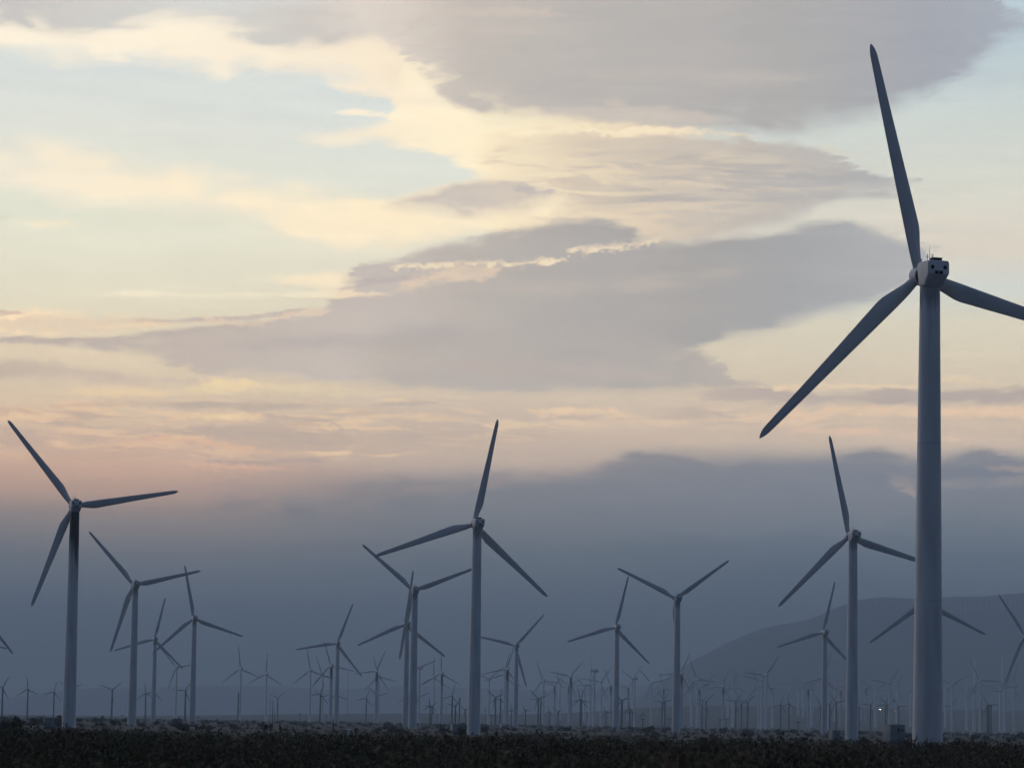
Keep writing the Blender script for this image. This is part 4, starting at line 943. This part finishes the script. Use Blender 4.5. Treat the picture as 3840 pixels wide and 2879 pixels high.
# ------------------------------------------------------------------ vegetation
MT_LEAF = bpy.data.materials.new('desert_scrub_leaves'); MT_LEAF.use_nodes = True
_n, _l = MT_LEAF.node_tree.nodes, MT_LEAF.node_tree.links
_b = _n['Principled BSDF']; _b.inputs['Roughness'].default_value = 0.85; _b.inputs['Specular IOR Level'].default_value = 0.12
_a = _n.new('ShaderNodeAttribute'); _a.attribute_name = 'leaf_tint'; _l.new(_a.outputs['Color'], _b.inputs['Base Color'])
MT_TWIG = mat('bare_twigs', (0.06, 0.05, 0.042), 0.9, 0.05, 0.3, 6)
TINTS = np.array([(0.085, 0.088, 0.055), (0.105, 0.095, 0.062), (0.125, 0.098, 0.070), (0.118, 0.092, 0.062), (0.070, 0.074, 0.054), (0.125, 0.125, 0.085)]) * np.array([1.12, 1.10, 1.02])
def quads_mesh(name, C, size, tint, up=0.45, aspect=2.2):
    """leaf-sized quads: centres C (n,3), sizes (n,), tints (n,3)"""
    n = len(C)
    d = nrng.normal(size=(n, 3)); d[:, 2] = np.abs(d[:, 2]) * (1 + up) ; d /= np.linalg.norm(d, axis=1)[:, None]
    e = nrng.normal(size=(n, 3)); e -= d * (e * d).sum(1)[:, None]; e /= np.linalg.norm(e, axis=1)[:, None]
    a = d * (size * aspect * 0.5)[:, None]; b = e * (size * 0.5)[:, None]
    V = np.stack([C - a - b * 0.4, C - a * 0.2 + b, C + a, C - a * 0.2 - b], 1).reshape(-1, 3)
    me = bpy.data.meshes.new(name)
    me.vertices.add(4 * n); me.vertices.foreach_set('co', V.ravel())
    me.loops.add(4 * n); me.loops.foreach_set('vertex_index', np.arange(4 * n, dtype=np.int32))
    me.polygons.add(n); me.polygons.foreach_set('loop_start', np.arange(0, 4 * n, 4, dtype=np.int32)); me.polygons.foreach_set('loop_total', np.full(n, 4, dtype=np.int32))
    at = me.attributes.new('leaf_tint', 'FLOAT_COLOR', 'FACE')
    at.data.foreach_set('color', np.concatenate([tint, np.ones((n, 1))], 1).astype(np.float32).ravel())
    me.update(); me.validate()
    return me
def bush_pts(n, r, h, lumps=6):
    """points through the volume of an uneven dome"""
    lc = nrng.normal(size=(lumps, 3)) * np.array([r * 0.42, r * 0.42, h * 0.16]); lc[:, 2] = np.abs(lc[:, 2]) + h * nrng.uniform(0.25, 0.62, lumps)
    lr = nrng.uniform(0.32, 0.58, lumps) * min(r, h)
    k = nrng.integers(0, lumps, n)
    v = nrng.normal(size=(n, 3)); v /= np.linalg.norm(v, axis=1)[:, None]
    p = lc[k] + v * (lr[k] * nrng.uniform(0.35, 1.08, n) ** 0.6)[:, None]
    p[:, 2] = np.maximum(p[:, 2], 0.03 * h)
    return p
# individual shrubs dotted over the sandy flat: six shapes, copied
SH = []
for k in range(7):
    n = 520
    p = bush_pts(n, 1.0, 0.8, 7)
    tn = TINTS[nrng.integers(0, len(TINTS))] * nrng.uniform(0.7, 1.15, (n, 1)) * 0.8
    me = quads_mesh('crown', p, nrng.uniform(0.09, 0.20, n), tn); me.materials.append(MT_LEAF); SH.append(me)
bm = bmesh.new()
for k in range(7):
    a = k * 0.9; tube(bm, (0.04 * math.cos(a), 0.04 * math.sin(a), -0.1), (0.5 * math.cos(a), 0.5 * math.sin(a), 0.55), 0.03, 0.012, 5)
ME_STEM = bm_mesh('stem', bm); ME_STEM.materials.append(MT_TWIG)
def shrub(X, Y, r, h, label, group='low shrubs dotted over the sandy flat', name='shrub'):
    t = thing(name, label, 'shrub', (X, Y, gz(X, Y) - 0.05), rng.uniform(0, 6.28), group)
    t.scale = (r, r, h / 0.8)
    part('crown', SH[rng.randrange(len(SH))], t); part('stem', ME_STEM, t)
    return t
LBS = 'low dark desert shrub dotted on the pale sandy flat between the towers'
cnt = 0
while cnt < 210:
    px = rng.uniform(-60, 3900); dep = 6 + 40 * rng.random() ** 1.25     # pixels below the horizon
    Y = CAMZ * FPX / dep
    dd = ray(px, hor(px)); X = dd.x * Y
    r_ = rng.uniform(0.7, 1.7) * (1.0 if Y < 1000 else 1.3); h_ = r_ * rng.uniform(0.55, 0.95)
    if Y > 1500: h_ = min(h_, 1.5)
    shrub(X, Y, r_, min(h_, 1.9), LBS); cnt += 1
for px, Y, r_, h_, l_ in [(50, 330, 1.35, 1.75, 'large dark rounded bush at the left edge, left of the oil-stained tower'), (2640, 360, 1.5, 1.15, 'dark green spreading shrub below the gap right of the Y-bladed turbine'),
                          (690, 620, 1.7, 1.0, 'broad dark shrub at the foot of the third tall left tower'), (3240, 470, 0.8, 0.9, 'small dark shrub at the foot of the right mid turbine'),
                          (1735, 560, 1.1, 1.1, 'dark shrub between the grey kiosk and the central tall tower')]:
    dd = ray(px, hor(px)); shrub(dd.x * Y, Y, r_, h_, l_, None)
# taller twiggy weeds in front of the giant tower foot
def weed_mesh():
    bm = bmesh.new()
    for k in range(10):
        a = rng.uniform(0, 6.28); q = Vector((0.05 * math.cos(a), 0.05 * math.sin(a), 0)); d = Vector((0.35 * math.cos(a), 0.35 * math.sin(a), 1.0)).normalized()
        L_ = rng.uniform(0.6, 1.1); e = q + d * L_; tube(bm, q, e, 0.016, 0.007, 4)
        for j in range(5):
            f = q + d * L_ * rng.uniform(0.35, 1.0); w_ = Vector((rng.uniform(-1, 1), rng.uniform(-1, 1), rng.uniform(0.2, 1))).normalized()
            tube(bm, f, f + w_ * rng.uniform(0.12, 0.3), 0.010, 0.02, 4)
    me = bm_mesh('stems', bm); me.materials.append(MT_TWIG); return me
WM = [weed_mesh() for _ in range(4)]
for k in range(16):
    px = 3420 + k * 18 + rng.uniform(-12, 12); Y = rng.uniform(255, 284)
    dd = ray(px, hor(px)); X = dd.x * Y
    o = bpy.data.objects.new('twiggy_weed', WM[k % 4]); col.objects.link(o); s = rng.uniform(1.25, 1.75)
    o.location = (X, Y, gz(X, Y)); o.scale = (s, s, s * rng.uniform(0.95, 1.12)); o.rotation_euler = (0, 0, rng.uniform(0, 6))
    o['label'] = 'thin bare twiggy weed standing against the foot of the giant near tower'; o['category'] = 'weed'; o['group'] = 'twiggy weeds at the giant tower foot'
# foreground brush: one uncountable mass
Cs, Ss, Ts = [], [], []
def add_brush(d0, d1, n, k, sz, hmax):
    for _ in range(n):
        d = math.sqrt(rng.uniform(d0 * d0, d1 * d1)); u = rng.uniform(-0.185, 0.185)
        x = u * d + rng.uniform(-3, 3)
        px_ = W / 2 + u * FPX
        lim = CAMZ - d * (0.0033 if px_ > 1500 else 0.0036)
        h_ = min(rng.uniform(0.45, 1.0) * hmax, lim * rng.uniform(0.82, 1.0))
        if rng.random() < 0.25: h_ = min(lim * rng.uniform(0.94, 1.06), 2.3)
        r_ = h_ * rng.uniform(0.6, 1.0)
        p = bush_pts(k, r_, h_, 6)
        p[:, 2] *= h_ / max(p[:, 2].max(), 1e-3)
        p += np.array([x, d, gz(x, d)])
        tn = 0.5 + 0.5 * math.sin(x * 0.11 + d * 0.05 + 2 * math.sin(d * 0.031 + x * 0.02))
        t_ = TINTS[(int(tn * 3.99) + rng.randrange(3)) % len(TINTS)] * rng.uniform(0.75, 1.15) * (0.62 + 0.62 * tn) * rng.uniform(0.7, 1.25)
        Cs.append(p); Ss.append(nrng.uniform(0.6, 1.4, k) * sz); Ts.append(t_ * nrng.uniform(0.88, 1.12, (k, 1)))
add_brush(16, 42, 70, 3200, 0.024, 2.1)
add_brush(42, 110, 420, 950, 0.036, 1.9)
add_brush(110, 285, 1500, 430, 0.055, 1.55)
me = quads_mesh('desert_brush', np.concatenate(Cs), np.concatenate(Ss), np.concatenate(Ts)); me.materials.append(MT_LEAF)
o = bpy.data.objects.new('desert_brush', me); col.objects.link(o); o['kind'] = 'stuff'
# scrub too far to tell apart: thin cover on the flat
Cs, Ss, Ts = [], [], []
for _ in range(2600):
    d = 300 + 2300 * rng.random() ** 1.4; u = rng.uniform(-0.17, 0.17); x = u * d
    h_ = rng.uniform(0.25, 0.7) if d < 1200 else rng.uniform(0.4, 1.3)
    k = 70; p = bush_pts(k, h_ * rng.uniform(0.9, 1.6), h_, 4) + np.array([x, d, gz(x, d)])
    Cs.append(p); Ss.append(nrng.uniform(0.6, 1.4, k) * h_ * 0.20); Ts.append(np.repeat(TINTS[rng.randrange(len(TINTS))][None] * rng.uniform(0.8, 1.5), k, 0))
me = quads_mesh('sparse_scrub', np.concatenate(Cs), np.concatenate(Ss), np.concatenate(Ts)); me.materials.append(MT_LEAF)
o = bpy.data.objects.new('sparse_scrub', me); col.objects.link(o); o['kind'] = 'stuff'

# ------------------------------------------------------------------ haze
bm = bmesh.new(); box(bm, -9000, 9000, -420, HAZE_END, -4.0, HAZE_TOP)
hm = bpy.data.materials.new('haze'); hm.use_nodes = True
n, l = hm.node_tree.nodes, hm.node_tree.links
n.clear()
pv = n.new('ShaderNodeVolumePrincipled'); pv.inputs['Color'].default_value = (*HAZE_COL, 1); pv.inputs['Density'].default_value = HAZE_D
ou = n.new('ShaderNodeOutputMaterial'); l.new(pv.outputs[0], ou.inputs['Volume'])
ho = link_obj('haze', bm_mesh('haze', bm), [hm]); ho['kind'] = 'stuff'
